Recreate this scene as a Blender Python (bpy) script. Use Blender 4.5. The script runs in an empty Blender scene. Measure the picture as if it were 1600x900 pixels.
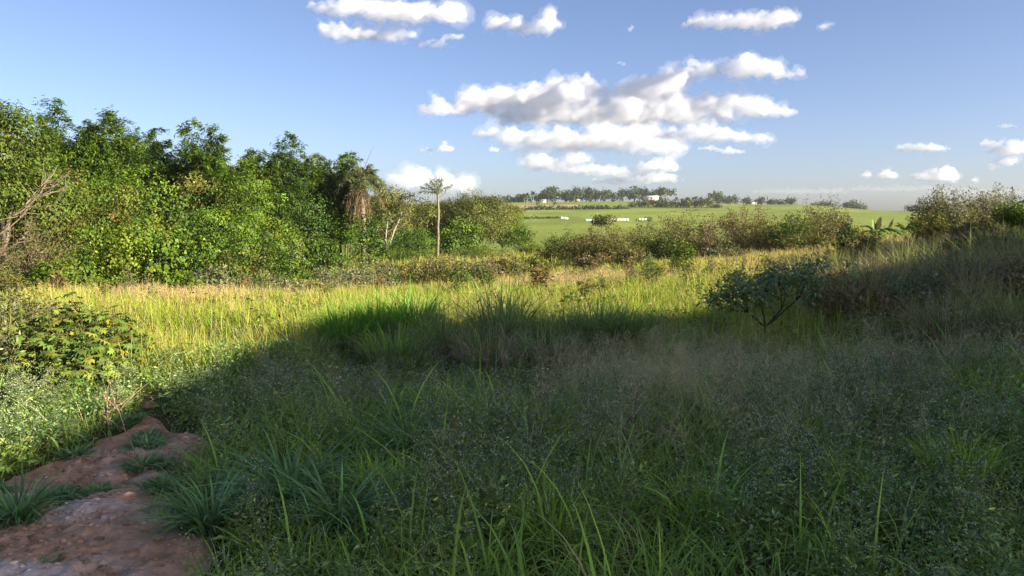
import bpy, math
import numpy as np

R = math.radians
S = bpy.context.scene
COL = S.collection
rng = np.random.default_rng(11)

# ------------------------------------------------------------------ camera
EYE = 1.7
F = 1186.0                                  # focal length in pixels of the 1600 px wide photograph
PITCH = math.atan(115.0 / F)
cam = bpy.data.cameras.new('camera')
cam.sensor_width = 36.0
cam.lens = 36.0 * F / 1600.0
cam.clip_start = 0.05
cam.clip_end = 20000.0
camera = bpy.data.objects.new('camera', cam)
camera.location = (0, 0, EYE)
camera.rotation_euler = (math.pi / 2 - PITCH, 0, 0)
COL.objects.link(camera)
S.camera = camera

# ------------------------------------------------------------------ daylight
SUN_EL, SUN_AZ = 20.0, 64.0                 # low sun behind the viewer, well to the right
sun_to = np.array([math.sin(R(SUN_AZ)) * math.cos(R(SUN_EL)), -math.cos(R(SUN_AZ)) * math.cos(R(SUN_EL)), math.sin(R(SUN_EL))])
W = bpy.data.worlds.new('World')
S.world = W
W.use_nodes = True
wn, wl = W.node_tree.nodes, W.node_tree.links
wn.clear()
sky = wn.new('ShaderNodeTexSky')
sky.sky_type = 'NISHITA'
sky.sun_disc = False
sky.sun_elevation = R(SUN_EL)
sky.sun_rotation = math.atan2(sun_to[0], sun_to[1])
sky.altitude = 600.0
sky.air_density = 0.75
sky.dust_density = 2.2
sky.ozone_density = 2.6
bgn = wn.new('ShaderNodeBackground')
bgn.inputs['Strength'].default_value = 0.062
wo = wn.new('ShaderNodeOutputWorld')
hs = wn.new('ShaderNodeMix'); hs.data_type = 'RGBA'; hs.blend_type = 'MULTIPLY'; hs.inputs['Factor'].default_value = 1
hs.inputs['B'].default_value = (1.04, 0.95, 0.985, 1)
wl.new(sky.outputs[0], hs.inputs['A']); wl.new(hs.outputs['Result'], bgn.inputs['Color'])
wl.new(bgn.outputs[0], wo.inputs['Surface'])

sl = bpy.data.lights.new('sun', 'SUN')
sl.energy = 4.8
sl.angle = R(0.5)
sl.color = (1.0, 0.86, 0.66)
sun = bpy.data.objects.new('sun', sl)
sun.rotation_euler = (math.pi / 2 - R(SUN_EL), 0, R(SUN_AZ))
COL.objects.link(sun)

S.view_settings.view_transform = 'Standard'
S.view_settings.look = 'None'
S.view_settings.exposure = 1.75
S.view_settings.gamma = 1.0
S.view_settings.use_curve_mapping = False
S.cycles.max_bounces = 32
S.cycles.diffuse_bounces = 5
S.cycles.glossy_bounces = 1
S.cycles.transmission_bounces = 6
S.cycles.transparent_max_bounces = 4
S.cycles.volume_bounces = 32
S.cycles.sample_clamp_indirect = 4.0

# ------------------------------------------------------------------ helpers
def noise_table(seed):
    return np.random.default_rng(seed).random((128, 128))
_NT = [noise_table(k) for k in range(6)]
def vnoise(x, y, k=0):
    t = _NT[k % 6]
    xi, yi = np.floor(x).astype(int), np.floor(y).astype(int)
    fx, fy = x - xi, y - yi
    fx, fy = fx * fx * (3 - 2 * fx), fy * fy * (3 - 2 * fy)
    a, b = t[xi & 127, yi & 127], t[(xi + 1) & 127, yi & 127]
    c, d = t[xi & 127, (yi + 1) & 127], t[(xi + 1) & 127, (yi + 1) & 127]
    return (a * (1 - fx) + b * fx) * (1 - fy) + (c * (1 - fx) + d * fx) * fy
def fbm(x, y, oct=4, k=0):
    x, y = np.asarray(x, float), np.asarray(y, float)
    s, a, n = 0, 0.5, 0
    for i in range(oct):
        s = s + a * vnoise(x * 2 ** i + 17.3 * i, y * 2 ** i + 5.1 * i, k + i); n += a; a *= 0.5
    return s / n

# terrain: a table of heights over azimuth (degrees, 0 = straight ahead) and distance, smoothly interpolated
TR = np.array([0, 6, 12, 20, 30, 45, 65, 90, 130, 170, 270, 400, 600, 800, 1500, 6000.])
TA = np.array([-180, -60, -40, -34, -20, -8, 0, 8, 20, 27, 34, 42, 60, 180.])
TH = {
 'flat': [0, 0, 0, 0, 0, 0, 0, 0, 0, 0, 0, 0, 0, 0, 0, 0],
 -34: [0, 0, 0, -.4, -1.1, -1.9, -2.3, -2.8, -3.6, -4.4, -3, 0, 4, 3, -6, -90],
 -20: [0, 0, -.05, -.6, -1.55, -2.4, -2.4, -2.9, -3.8, -4.8, -3, 2, 8, 7, -4, -80],
 -8: [0, 0, -.05, -.6, -1.55, -2.15, -2.4, -2.5, -4.2, -5.2, -2.4, 2.6, 9.8, 9, 0, -80],
 0: [0, 0, -.05, -.5, -1.3, -1.95, -2.5, -3.0, -4.8, -5.4, -1.0, 3.2, 11.0, 10.5, 0, -80],
 8: [0, 0, -.05, -.4, -.95, -1.4, -1.9, -3.0, -5.0, -5.4, -.6, 3.4, 11.6, 11, 0, -80],
 20: [0, 0, 0, -.1, -.35, -.65, -1.5, -2.6, -4.6, -4.9, -.6, 3.0, 9.0, 8, -2, -80],
 27: [0, .05, .3, .42, .38, .1, -.6, -1.6, -3.6, -4.2, -1.2, 2.2, 4.0, 2, -6, -80],
 34: [0, .15, .55, .85, .9, .8, .2, -.8, -3, -3.6, -2.4, .4, .2, -2, -10, -80],
}
_rows = [TH['flat'], TH[-34], TH[-34], TH[-34], TH[-20], TH[-8], TH[0], TH[8], TH[20], TH[27], TH[34], TH[34], TH[34], TH['flat']]
THM = np.array(_rows, float)
def ground(x, y, detail=True):
    x, y = np.asarray(x, float), np.asarray(y, float)
    r = np.hypot(x, y)
    az = np.degrees(np.arctan2(x, y))
    ia = np.clip(np.searchsorted(TA, az) - 1, 0, len(TA) - 2)
    fa = (az - TA[ia]) / (TA[ia + 1] - TA[ia]); fa = fa * fa * (3 - 2 * fa)
    lr = np.log1p(r / 10); LR = np.log1p(TR / 10)
    ir = np.clip(np.searchsorted(TR, r) - 1, 0, len(TR) - 2)
    fr = (lr - LR[ir]) / (LR[ir + 1] - LR[ir])
    # cubic (Catmull-Rom) along the distance
    def row(i): return THM[ia, np.clip(i, 0, len(TR) - 1)] * (1 - fa) + THM[ia + 1, np.clip(i, 0, len(TR) - 1)] * fa
    p0, p1, p2, p3 = row(ir - 1), row(ir), row(ir + 1), row(ir + 2)
    d1 = (LR[np.clip(ir + 1, 0, 15)] - LR[ir])
    m1 = (p2 - p0) * d1 / np.maximum(LR[np.clip(ir + 1, 0, 15)] - LR[np.clip(ir - 1, 0, 15)], 1e-6)
    m2 = (p3 - p1) * d1 / np.maximum(LR[np.clip(ir + 2, 0, 15)] - LR[ir], 1e-6)
    f2, f3 = fr * fr, fr ** 3
    h = (2 * f3 - 3 * f2 + 1) * p1 + (f3 - 2 * f2 + fr) * m1 + (-2 * f3 + 3 * f2) * p2 + (f3 - f2) * m2
    if detail:
        near = np.clip((140 - r) / 100, 0, 1)
        h = h + near * ((fbm(x * .35 + 40, y * .35 + 9, 3, 1) - .5) * .16 + (fbm(x * 1.7, y * 1.7, 2, 2) - .5) * .05)
    return h
def g(x, y): return float(ground(np.array([x]), np.array([y]))[0])
def px(p, Y, z=None):
    """world X of photo column p at depth Y (for a point at ground height unless z is given)"""
    X = (p - 800) / F * Y
    for _ in range(3):
        zz = g(X, Y) if z is None else z
        X = (p - 800) / F * (Y * math.cos(PITCH) + (EYE - zz) * math.sin(PITCH))
    return X
def zt(py, Y):
    """world height of photo row py at depth Y"""
    return EYE + Y * math.tan(math.atan((450 - py) / F) - PITCH)

class MB:
    """collects vertices, faces and one colour per vertex, then links ONE mesh object"""
    def __init__(s): s.v = []; s.q = []; s.t = []; s.c = []; s.n = 0
    def add(s, v, q=None, t=None, c=(.5, .5, .5)):
        v = np.asarray(v, np.float32).reshape(-1, 3)
        if q is not None: s.q.append(np.asarray(q, np.int64).reshape(-1, 4) + s.n)
        if t is not None: s.t.append(np.asarray(t, np.int64).reshape(-1, 3) + s.n)
        c = np.asarray(c, np.float32)
        s.c.append(np.broadcast_to(c, (len(v), 3)) if c.ndim == 1 else c.reshape(-1, 3))
        s.v.append(v); s.n += len(v)
    def build(s, name, mat, parent=None, smooth=False, loc=None):
        v = np.concatenate(s.v); c = np.concatenate(s.c)
        q = np.concatenate(s.q) if s.q else np.zeros((0, 4), np.int64)
        t = np.concatenate(s.t) if s.t else np.zeros((0, 3), np.int64)
        me = bpy.data.meshes.new(name)
        me.vertices.add(len(v)); me.vertices.foreach_set('co', v.ravel())
        nl = q.size + t.size
        me.loops.add(nl); me.loops.foreach_set('vertex_index', np.concatenate([q.ravel(), t.ravel()]).astype(np.int32))
        me.polygons.add(len(q) + len(t))
        st = np.concatenate([np.arange(len(q)) * 4, q.size + np.arange(len(t)) * 3]).astype(np.int32)
        me.polygons.foreach_set('loop_start', st)
        if smooth: me.polygons.foreach_set('use_smooth', np.ones(len(st), bool))
        a = me.attributes.new('Col', 'FLOAT_COLOR', 'POINT')
        a.data.foreach_set('color', np.concatenate([c, np.ones((len(c), 1), np.float32)], 1).astype(np.float32).ravel())
        me.update(calc_edges=True)
        me.materials.append(mat)
        o = bpy.data.objects.new(name, me); COL.objects.link(o)
        if parent is not None: o.parent = parent
        if loc is not None: o.location = loc
        return o

def tag(o, label, cat, group=None):
    o['label'] = label; o['category'] = cat
    if group: o['group'] = group
    return o
def thing(name, label, cat, loc=(0, 0, 0), rz=0.0, group=None):
    o = bpy.data.objects.new(name, None); o.empty_display_size = .2
    COL.objects.link(o); o.location = loc; o.rotation_euler = (0, 0, rz)
    return tag(o, label, cat, group)
def dup(root, loc, rz=0.0, label=None, scale=1.0):
    r = root.copy(); COL.objects.link(r); r.location = loc; r.rotation_euler = (0, 0, rz)
    r.scale = (scale,) * 3 if np.isscalar(scale) else scale
    if label: r['label'] = label
    for ch in list(root.children):
        c = ch.copy(); COL.objects.link(c); c.parent = r
        for gc in list(ch.children):
            d = gc.copy(); COL.objects.link(d); d.parent = c
    return r

# ------------------------------------------------------------------ materials
def new_mat(name):
    m = bpy.data.materials.new(name); m.use_nodes = True
    n, l = m.node_tree.nodes, m.node_tree.links
    n.clear()
    return m, n, l, n.new('ShaderNodeOutputMaterial')
def leaf_mat(name, rough=.55, spec=.25, trans=.3, tint=(1.15, 1.05, .55)):
    m, n, l, out = new_mat(name)
    at = n.new('ShaderNodeAttribute'); at.attribute_name = 'Col'
    p = n.new('ShaderNodeBsdfPrincipled'); p.inputs['Roughness'].default_value = rough
    p.inputs['Specular IOR Level'].default_value = spec
    tr = n.new('ShaderNodeBsdfTranslucent')
    mu = n.new('ShaderNodeMix'); mu.data_type = 'RGBA'; mu.blend_type = 'MULTIPLY'; mu.inputs['Factor'].default_value = 1
    mu.inputs['B'].default_value = (*tint, 1)
    l.new(at.outputs['Color'], p.inputs['Base Color']); l.new(at.outputs['Color'], mu.inputs['A'])
    l.new(mu.outputs['Result'], tr.inputs['Color'])
    mx = n.new('ShaderNodeMixShader'); mx.inputs[0].default_value = trans
    l.new(p.outputs[0], mx.inputs[1]); l.new(tr.outputs[0], mx.inputs[2]); l.new(mx.outputs[0], out.inputs['Surface'])
    return m
def vcol_mat(name, rough=.85, spec=.15, nscale=0, namp=.25, bump=0):
    m, n, l, out = new_mat(name)
    at = n.new('ShaderNodeAttribute'); at.attribute_name = 'Col'
    p = n.new('ShaderNodeBsdfPrincipled'); p.inputs['Roughness'].default_value = rough
    p.inputs['Specular IOR Level'].default_value = spec
    src = at.outputs['Color']
    if nscale:
        tc = n.new('ShaderNodeTexCoord'); no = n.new('ShaderNodeTexNoise')
        no.inputs['Scale'].default_value = nscale; no.inputs['Detail'].default_value = 6; no.inputs['Roughness'].default_value = .65
        l.new(tc.outputs['Object'], no.inputs['Vector'])
        mr = n.new('ShaderNodeMapRange'); mr.inputs[1].default_value = .3; mr.inputs[2].default_value = .7
        mr.inputs[3].default_value = 1 - namp; mr.inputs[4].default_value = 1 + namp
        l.new(no.outputs[0], mr.inputs[0])
        mu = n.new('ShaderNodeVectorMath'); mu.operation = 'SCALE'
        l.new(src, mu.inputs[0]); l.new(mr.outputs[0], mu.inputs['Scale']); src = mu.outputs[0]
        if bump:
            b = n.new('ShaderNodeBump'); b.inputs['Strength'].default_value = 1; b.inputs['Distance'].default_value = bump
            l.new(no.outputs[0], b.inputs['Height']); l.new(b.outputs[0], p.inputs['Normal'])
    l.new(src, p.inputs['Base Color'])
    l.new(p.outputs[0], out.inputs['Surface'])
    return m
M_LEAF = leaf_mat('leaf')
M_WAXY = leaf_mat('climber_leaf', rough=.55, spec=.2, trans=.15)
M_GRASS = leaf_mat('grass_blade', rough=.6, spec=.2, trans=.35, tint=(1.1, 1.05, .6))
M_DRY = leaf_mat('dry_grass', rough=.8, spec=.1, trans=.3, tint=(1.05, .95, .75))
M_BARK = vcol_mat('bark', nscale=9, namp=.35, bump=.02)
M_SOIL = vcol_mat('soil', rough=.95, spec=.1, nscale=14, namp=.3, bump=.02)
M_PAINT = vcol_mat('plain_surface', rough=.7, nscale=2, namp=.08)
M_FILM = vcol_mat('bale_film', rough=.35, spec=.4, nscale=3, namp=.06)
# ------------------------------------------------------------------ clouds: closed bodies of scattering vapour, lit by the sun
def cloud_mat(dens, name):
    m, n, l, out = new_mat(name)
    v = n.new('ShaderNodeVolumePrincipled')
    v.inputs['Color'].default_value = (.88, .905, .94, 1)
    v.inputs['Density'].default_value = dens
    v.inputs['Anisotropy'].default_value = -.25
    l.new(v.outputs[0], out.inputs['Volume'])
    return m
M_CLOUD = cloud_mat(.0115, 'cloud_vapour')
M_WISP = cloud_mat(.012, 'thin_cloud_vapour')
M_VEIL = cloud_mat(.003, 'torn_cloud_edge')
M_STREAK = cloud_mat(.0016, 'faint_cloud_vapour')
def pix_dir(x, y):
    a, b = (x - 800) / F, (450 - y) / F
    return np.array([a, math.cos(PITCH) + b * math.sin(PITCH), -math.sin(PITCH) + b * math.cos(PITCH)])
def make_cloud(label, puffs, D, mat, vox=9, disp=(60, 22), seed=0, depth=1.0, veil=True):
    """puffs: (photo x, photo y of the centre, half width px, half height px) at distance D"""
    r = np.random.default_rng(seed + 100)
    mb = MB()
    ic = ico()
    for (x, y, hw, hh) in puffs:
        u = hh / F * D                         # half height in metres
        base = y + hh * .75                    # flat underside
        c = pix_dir(x, y + hh * .3) * D
        mb.add(ic[0] * np.array([hw / F * D * .92, u * 1.5 * depth, u * .6]) + c, t=ic[1])
        for i in range(max(2, int(hw / hh * 5))):
            t = r.uniform(-1, 1) * .92
            env = math.sqrt(max(0.1, 1 - t * t))
            rad = u * env * r.choice([.28, .4, .52, .68]) * r.uniform(.85, 1.2)
            lift = r.uniform(0, max(0.0, 2 * u * env * r.uniform(.7, 1) - 1.7 * rad))
            c = pix_dir(x + t * hw, base - rad / D * F * .6) * D
            c[2] += lift
            c[1] += r.normal(0, .8) * u * depth
            mb.add(ic[0] * np.array([rad * r.uniform(1, 1.5), rad * 1.2, rad]) + c, t=ic[1])
    o = mb.build('cloud', mat)
    md = o.modifiers.new('remesh', 'REMESH'); md.mode = 'VOXEL'; md.voxel_size = vox; md.use_smooth_shade = True
    for sz, st, kind in ((disp[0], -disp[1] * 1.2, 'VORONOI'), (disp[0] * .34, -disp[1] * 1.0, 'VORONOI'), (disp[0] * .55, disp[1] * 1.3, 'CLOUDS'), (disp[0] * .12, -disp[1] * .5, 'VORONOI'), (disp[0] * .16, disp[1] * .9, 'CLOUDS')):
        tx = bpy.data.textures.new('cloud_lumps', kind); tx.noise_scale = sz
        if kind == 'CLOUDS': tx.noise_depth = 3
        dm = o.modifiers.new('lumps', 'DISPLACE'); dm.texture = tx; dm.texture_coords = 'GLOBAL'; dm.strength = st; dm.mid_level = .5
    rm = o.modifiers.new('weld', 'REMESH'); rm.mode = 'VOXEL'; rm.voxel_size = vox * .9; rm.use_smooth_shade = True
    dg = bpy.context.evaluated_depsgraph_get()
    me = bpy.data.meshes.new_from_object(o.evaluated_get(dg))
    old = o.data; o.modifiers.clear(); o.data = me; bpy.data.meshes.remove(old)
    me.name = 'cloud'
    if veil:
        o2 = o.copy(); o2.data = o.data.copy(); o2.name = 'veil'; COL.objects.link(o2); o2.data.materials.clear(); o2.data.materials.append(M_VEIL)
        for sz, st, ml in ((disp[0] * .9, disp[1] * 4.5, .5), (disp[0] * .3, disp[1] * 2.2, .45)):
            tx = bpy.data.textures.new('torn_edges', 'CLOUDS'); tx.noise_scale = sz; tx.noise_depth = 4
            dm = o2.modifiers.new('torn', 'DISPLACE'); dm.texture = tx; dm.texture_coords = 'GLOBAL'; dm.strength = st; dm.mid_level = ml
        rm = o2.modifiers.new('weld', 'REMESH'); rm.mode = 'VOXEL'; rm.voxel_size = vox * .9; rm.use_smooth_shade = True
        me2 = bpy.data.meshes.new_from_object(o2.evaluated_get(bpy.context.evaluated_depsgraph_get())); o2.modifiers.clear(); o2.data = me2; o2.parent = o
        for k in list(o2.keys()): del o2[k]
    return tag(o, label, 'cloud')
def ico(sub=2):
    import bmesh
    bm = bmesh.new(); bmesh.ops.create_icosphere(bm, subdivisions=sub, radius=1)
    bm.verts.ensure_lookup_table()
    v = np.array([x.co[:] for x in bm.verts]); t = np.array([[q.index for q in f.verts] for f in bm.faces]); bm.free()
    return v, t
CLOUDS = [
 ('broad bright cumulus with grey flat base, the largest cloud in the sky', M_CLOUD, 3000,
  [(950, 172, 215, 23), (830, 145, 95, 27), (762, 150, 48, 24), (728, 164, 40, 14), (900, 135, 60, 22), (880, 155, 110, 24), (1010, 132, 55, 28), (1035, 124, 36, 20), (1110, 156, 105, 20), (1195, 170, 52, 12), (1000, 160, 120, 24)]),
 ('small twin puff of cloud touching the left tip of the largest cloud', M_CLOUD, 2500, [(668, 168, 18, 11), (690, 163, 18, 13), (700, 172, 18, 6)]),
 ('long flat cloud with lit lumps right below the base of the largest cloud', M_CLOUD, 2500, [(790, 204, 52, 11), (900, 212, 130, 22), (1010, 226, 80, 15), (960, 205, 60, 14)]),
 ('thin layered cloud with a narrow right tip below the largest cloud', M_CLOUD, 2600, [(1050, 202, 110, 15), (1120, 212, 90, 11), (1185, 214, 32, 8)]),
 ('ragged low cloud bank just over the wooded ridge', M_CLOUD, 2900, [(850, 252, 42, 14), (900, 244, 25, 11), (915, 262, 70, 9), (1025, 256, 36, 13), (960, 268, 50, 7)]),
 ('faint low strip of cloud under the ragged bank above the ridge', M_WISP, 3000, [(1000, 279, 70, 8), (1035, 272, 30, 8), (960, 282, 40, 6)]),
 ('small grey and white cloud puff between the largest cloud and the round white puff', M_CLOUD, 3000, [(1082, 110, 18, 15), (1106, 108, 20, 12)]),
 ('round white cloud puff with a thin tail above the largest cloud', M_CLOUD, 2900, [(1165, 95, 28, 22), (1185, 102, 38, 18), (1222, 114, 22, 7), (1246, 112, 12, 4)]),
 ('separate elongated cloud near the top of the sky, higher than the round puff', M_CLOUD, 2700, [(1110, 30, 44, 13), (1160, 30, 60, 16), (1215, 24, 40, 14), (1150, 38, 70, 8)]),
 ('wide cloud cut by the upper photo edge', M_CLOUD, 2600, [(540, 8, 70, 13), (590, 10, 60, 16), (630, 14, 70, 22), (600, 16, 90, 12), (695, 18, 42, 18)]),
 ('flat grey cloud hanging just below the cloud cut by the upper edge', M_CLOUD, 2600, [(550, 48, 55, 14), (590, 50, 70, 13), (535, 42, 40, 12)]),
 ('thin torn wisp under the flat grey cloud', M_WISP, 2700, [(675, 66, 32, 7), (710, 56, 22, 6), (690, 72, 30, 4)]),
 ('cloud with an upturned right horn near the top of the sky', M_CLOUD, 2600, [(790, 32, 36, 12), (830, 40, 42, 10), (858, 30, 18, 14), (862, 18, 8, 10)]),
 ('glowing dome shaped cloud behind the slender palm', M_CLOUD, 2000, [(640, 279, 38, 14), (668, 280, 36, 18), (702, 279, 30, 20)]),
 ('small low puff above the dome shaped cloud', M_CLOUD, 4000, [(695, 229, 18, 7), (668, 233, 14, 4)]),
 ('tiny tuft of cloud between the low puff and the flat layered clouds', M_WISP, 4000, [(773, 232, 11, 5)]),
 ('flat pale cloud strip alone in the right half of the sky', M_CLOUD, 3800, [(1425, 229, 28, 7), (1455, 229, 28, 8)]),
 ('ragged white cloud at the right edge of the sky', M_CLOUD, 3600, [(1545, 222, 18, 7), (1580, 230, 30, 13), (1572, 250, 18, 8), (1550, 258, 12, 3)]),
 ('rounded low cloud with a grey left side over the right hand bushes', M_CLOUD, 4600, [(1450, 274, 30, 9), (1475, 272, 26, 13), (1522, 280, 9, 5)]),
 ('pair of faint low puffs left of the rounded low cloud', M_CLOUD, 4600, [(1353, 271, 8, 5), (1385, 272, 20, 7)]),
 ('thin white streak high above the ragged cloud at the right edge', M_WISP, 3600, [(1575, 196, 18, 3)]),
 ('tiny lone tuft of cloud above the crest of the largest cloud', M_WISP, 2800, [(985, 42, 8, 5)]),
 ('tiny lone tuft of cloud right of the elongated upper cloud', M_CLOUD, 2800, [(1285, 40, 7, 5), (1300, 36, 8, 3)]),
 ('small torn fleck hovering left of the crest of the largest cloud', M_WISP, 2900, [(971, 97, 9, 5)]),
 ('ragged shred of cloud under the narrow right tip of the layered cloud', M_WISP, 3700, [(1140, 234, 26, 6), (1110, 230, 20, 5)]),
 ('very long hazy streak low in the sky above the right hand field', M_STREAK, 5200, [(1250, 297, 90, 6), (1400, 293, 110, 6), (1530, 298, 90, 7)]),
]
for k, (lab, mt, D, pf) in enumerate(CLOUDS):
    big = max(p[3] for p in pf)
    sc = min(1.0, .35 + big / 40)
    make_cloud(lab, pf, D, mt, vox=5 if big > 20 else 4, disp=(80 * sc, 26 * sc), seed=k, veil=mt is M_CLOUD)
# ------------------------------------------------------------------ the ground
# bare earth track, as a centre line (X, Y, half width)
TRACK = np.array([(-1.2, 0.5, .9), (-1.8, 2.4, .72), (-2.2, 3.3, .52), (-2.5, 4.2, .42), (-2.74, 4.9, .42), (-2.77, 5.6, .32), (-3.05, 6.2, .18), (-3.3, 6.7, .06)])
def track_d(x, y):
    """signed distance to the edge of the bare earth (negative = on the earth)"""
    x, y = np.asarray(x, float), np.asarray(y, float)
    best = np.full(x.shape, 1e9)
    for (ax, ay, aw), (bx, by, bw) in zip(TRACK[:-1], TRACK[1:]):
        t = np.clip(((x - ax) * (bx - ax) + (y - ay) * (by - ay)) / ((bx - ax) ** 2 + (by - ay) ** 2), 0, 1)
        d = np.hypot(x - ax - t * (bx - ax), y - ay - t * (by - ay)) - (aw + t * (bw - aw))
        best = np.minimum(best, d)
    return best + (fbm(x * 1.3 + 3, y * 1.3, 3, 3) - .5) * .8
def region_cols(x, y):
    """ground colours by place, greyed far off against green bounce: undergrowth litter, crop, stubble strip"""
    r = np.hypot(x, y)
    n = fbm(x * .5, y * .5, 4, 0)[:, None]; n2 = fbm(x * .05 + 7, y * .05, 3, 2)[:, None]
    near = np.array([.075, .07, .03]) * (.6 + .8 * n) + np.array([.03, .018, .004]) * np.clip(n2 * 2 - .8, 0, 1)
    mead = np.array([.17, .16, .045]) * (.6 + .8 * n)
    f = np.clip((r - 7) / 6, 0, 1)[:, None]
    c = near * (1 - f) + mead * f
    crop = np.array([.16, .205, .035]) * (.62 + .76 * n2) * (.88 + .24 * fbm(x * .012, y * .15, 3, 4)[:, None]) * (1 - .12 * (np.abs(np.sin(y * .11 + x * .012)) < .1)[:, None])
    f = np.clip((r - 118) / 25, 0, 1)[:, None]
    c = c * (1 - f) + crop * f
    f = np.clip((r - 750) / 300, 0, 1)[:, None]; c = c * (1 - f) + np.array([.12, .12, .11]) * f  # hidden far ground greyed to cut green bounce on the clouds
    return c, r
def in_strip(x, y, p0, p1, y0, y1):
    p = x / np.maximum(y, 1) * F + 800
    return (p > p0) & (p < p1) & (y > y0) & (y < y1)
def build_ground():
    az = np.concatenate([np.linspace(-180, -50, 40)[:-1], np.linspace(-50, 50, 521), np.linspace(50, 180, 40)[1:]])
    rr = np.concatenate([[.15], np.geomspace(.4, 6000, 300)])
    A, RR = np.meshgrid(np.radians(az), rr)
    x, y = (RR * np.sin(A)).ravel(), (RR * np.cos(A)).ravel()
    z = ground(x, y) - .12 * np.clip((.03 - track_d(x, y)) / .16, 0, 1) * (np.hypot(x, y) < 9)
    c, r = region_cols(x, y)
    na = len(az); nr = len(rr)
    i, j = np.meshgrid(np.arange(nr - 1), np.arange(na - 1), indexing='ij')
    a = (i * na + j).ravel(); q = np.stack([a, a + 1, a + na + 1, a + na], 1)
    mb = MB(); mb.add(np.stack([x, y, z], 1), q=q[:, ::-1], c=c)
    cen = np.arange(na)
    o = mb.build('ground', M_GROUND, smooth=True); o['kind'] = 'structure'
    return o
m, n, l, out = new_mat('ground_cover')
at = n.new('ShaderNodeAttribute'); at.attribute_name = 'Col'
geo = n.new('ShaderNodeNewGeometry')
pr = n.new('ShaderNodeBsdfPrincipled'); pr.inputs['Roughness'].default_value = .95; pr.inputs['Specular IOR Level'].default_value = .08
mps = []
for sc, lo, hi in ((.9, .75, 1.25), (7.0, .7, 1.3)):
    no = n.new('ShaderNodeTexNoise'); no.inputs['Scale'].default_value = sc; no.inputs['Detail'].default_value = 5; no.inputs['Roughness'].default_value = .7
    l.new(geo.outputs['Position'], no.inputs['Vector'])
    mr = n.new('ShaderNodeMapRange'); mr.inputs[1].default_value = .3; mr.inputs[2].default_value = .7; mr.inputs[3].default_value = lo; mr.inputs[4].default_value = hi
    l.new(no.outputs[0], mr.inputs[0]); mps.append((mr, no))
mm = n.new('ShaderNodeMath'); mm.operation = 'MULTIPLY'; l.new(mps[0][0].outputs[0], mm.inputs[0]); l.new(mps[1][0].outputs[0], mm.inputs[1])
vs = n.new('ShaderNodeVectorMath'); vs.operation = 'SCALE'; l.new(at.outputs['Color'], vs.inputs[0]); l.new(mm.outputs[0], vs.inputs['Scale'])
l.new(vs.outputs[0], pr.inputs['Base Color'])
bp = n.new('ShaderNodeBump'); bp.inputs['Strength'].default_value = .8; bp.inputs['Distance'].default_value = .06
l.new(mps[1][1].outputs[0], bp.inputs['Height']); l.new(bp.outputs[0], pr.inputs['Normal'])
l.new(pr.outputs[0], out.inputs['Surface'])
M_GROUND = m
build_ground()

def sheet(name, x0, x1, y0, y1, nx, ny, fn, mat, kind='structure'):
    X, Y = np.meshgrid(np.linspace(x0, x1, nx), np.linspace(y0, y1, ny))
    X, Y = X.ravel(), Y.ravel()
    z, c = fn(X, Y)
    j, i = np.meshgrid(np.arange(ny - 1), np.arange(nx - 1), indexing='ij')
    a = (j * nx + i).ravel(); q = np.stack([a, a + 1, a + nx + 1, a + nx], 1)
    mb = MB(); mb.add(np.stack([X, Y, z], 1), q=q, c=c)
    o = mb.build(name, mat, smooth=True); o['kind'] = kind
    return o
def path_fn(x, y):
    d = track_d(x, y)
    a, b = fbm(x * 2.2, y * 2.2, 4, 4), fbm(x * 6 + 5, y * 6, 4, 1)
    ridge = 1 - np.abs(fbm(x * 3.1 + 9, y * 3.1, 3, 5) * 2 - 1)
    c2 = fbm(x * 17, y * 17, 3, 2)
    lump = (a - .5) * .15 + (b - .5) * .09 + (c2 - .5) * .035 + np.clip(ridge - .86, 0, 1) * .14
    z = ground(x, y) + .012 + np.maximum(lump * .8, -.05) * np.clip(-d / .2, 0, 1) - np.clip(d + .04, 0, 1) * .4
    red, pale, dark = np.array([.42, .25, .15]), np.array([.55, .44, .35]), np.array([.16, .1, .06])
    f = np.clip((fbm(x * 1.9 + 31, y * 2.6, 4, 2) - .5) * 6, 0, 1)[:, None] * np.clip((b - .35) * 4, 0, 1)[:, None]
    k = np.clip((.45 - a) * 5, 0, 1)[:, None]
    c = red * (.75 + .6 * b[:, None]); c = c * (1 - f) + pale * f; c = c * (1 - .6 * k) + dark * .6 * k
    return z, c
sheet('path', -5.2, 0.6, .4, 8.2, 520, 640, path_fn, M_SOIL)

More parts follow.
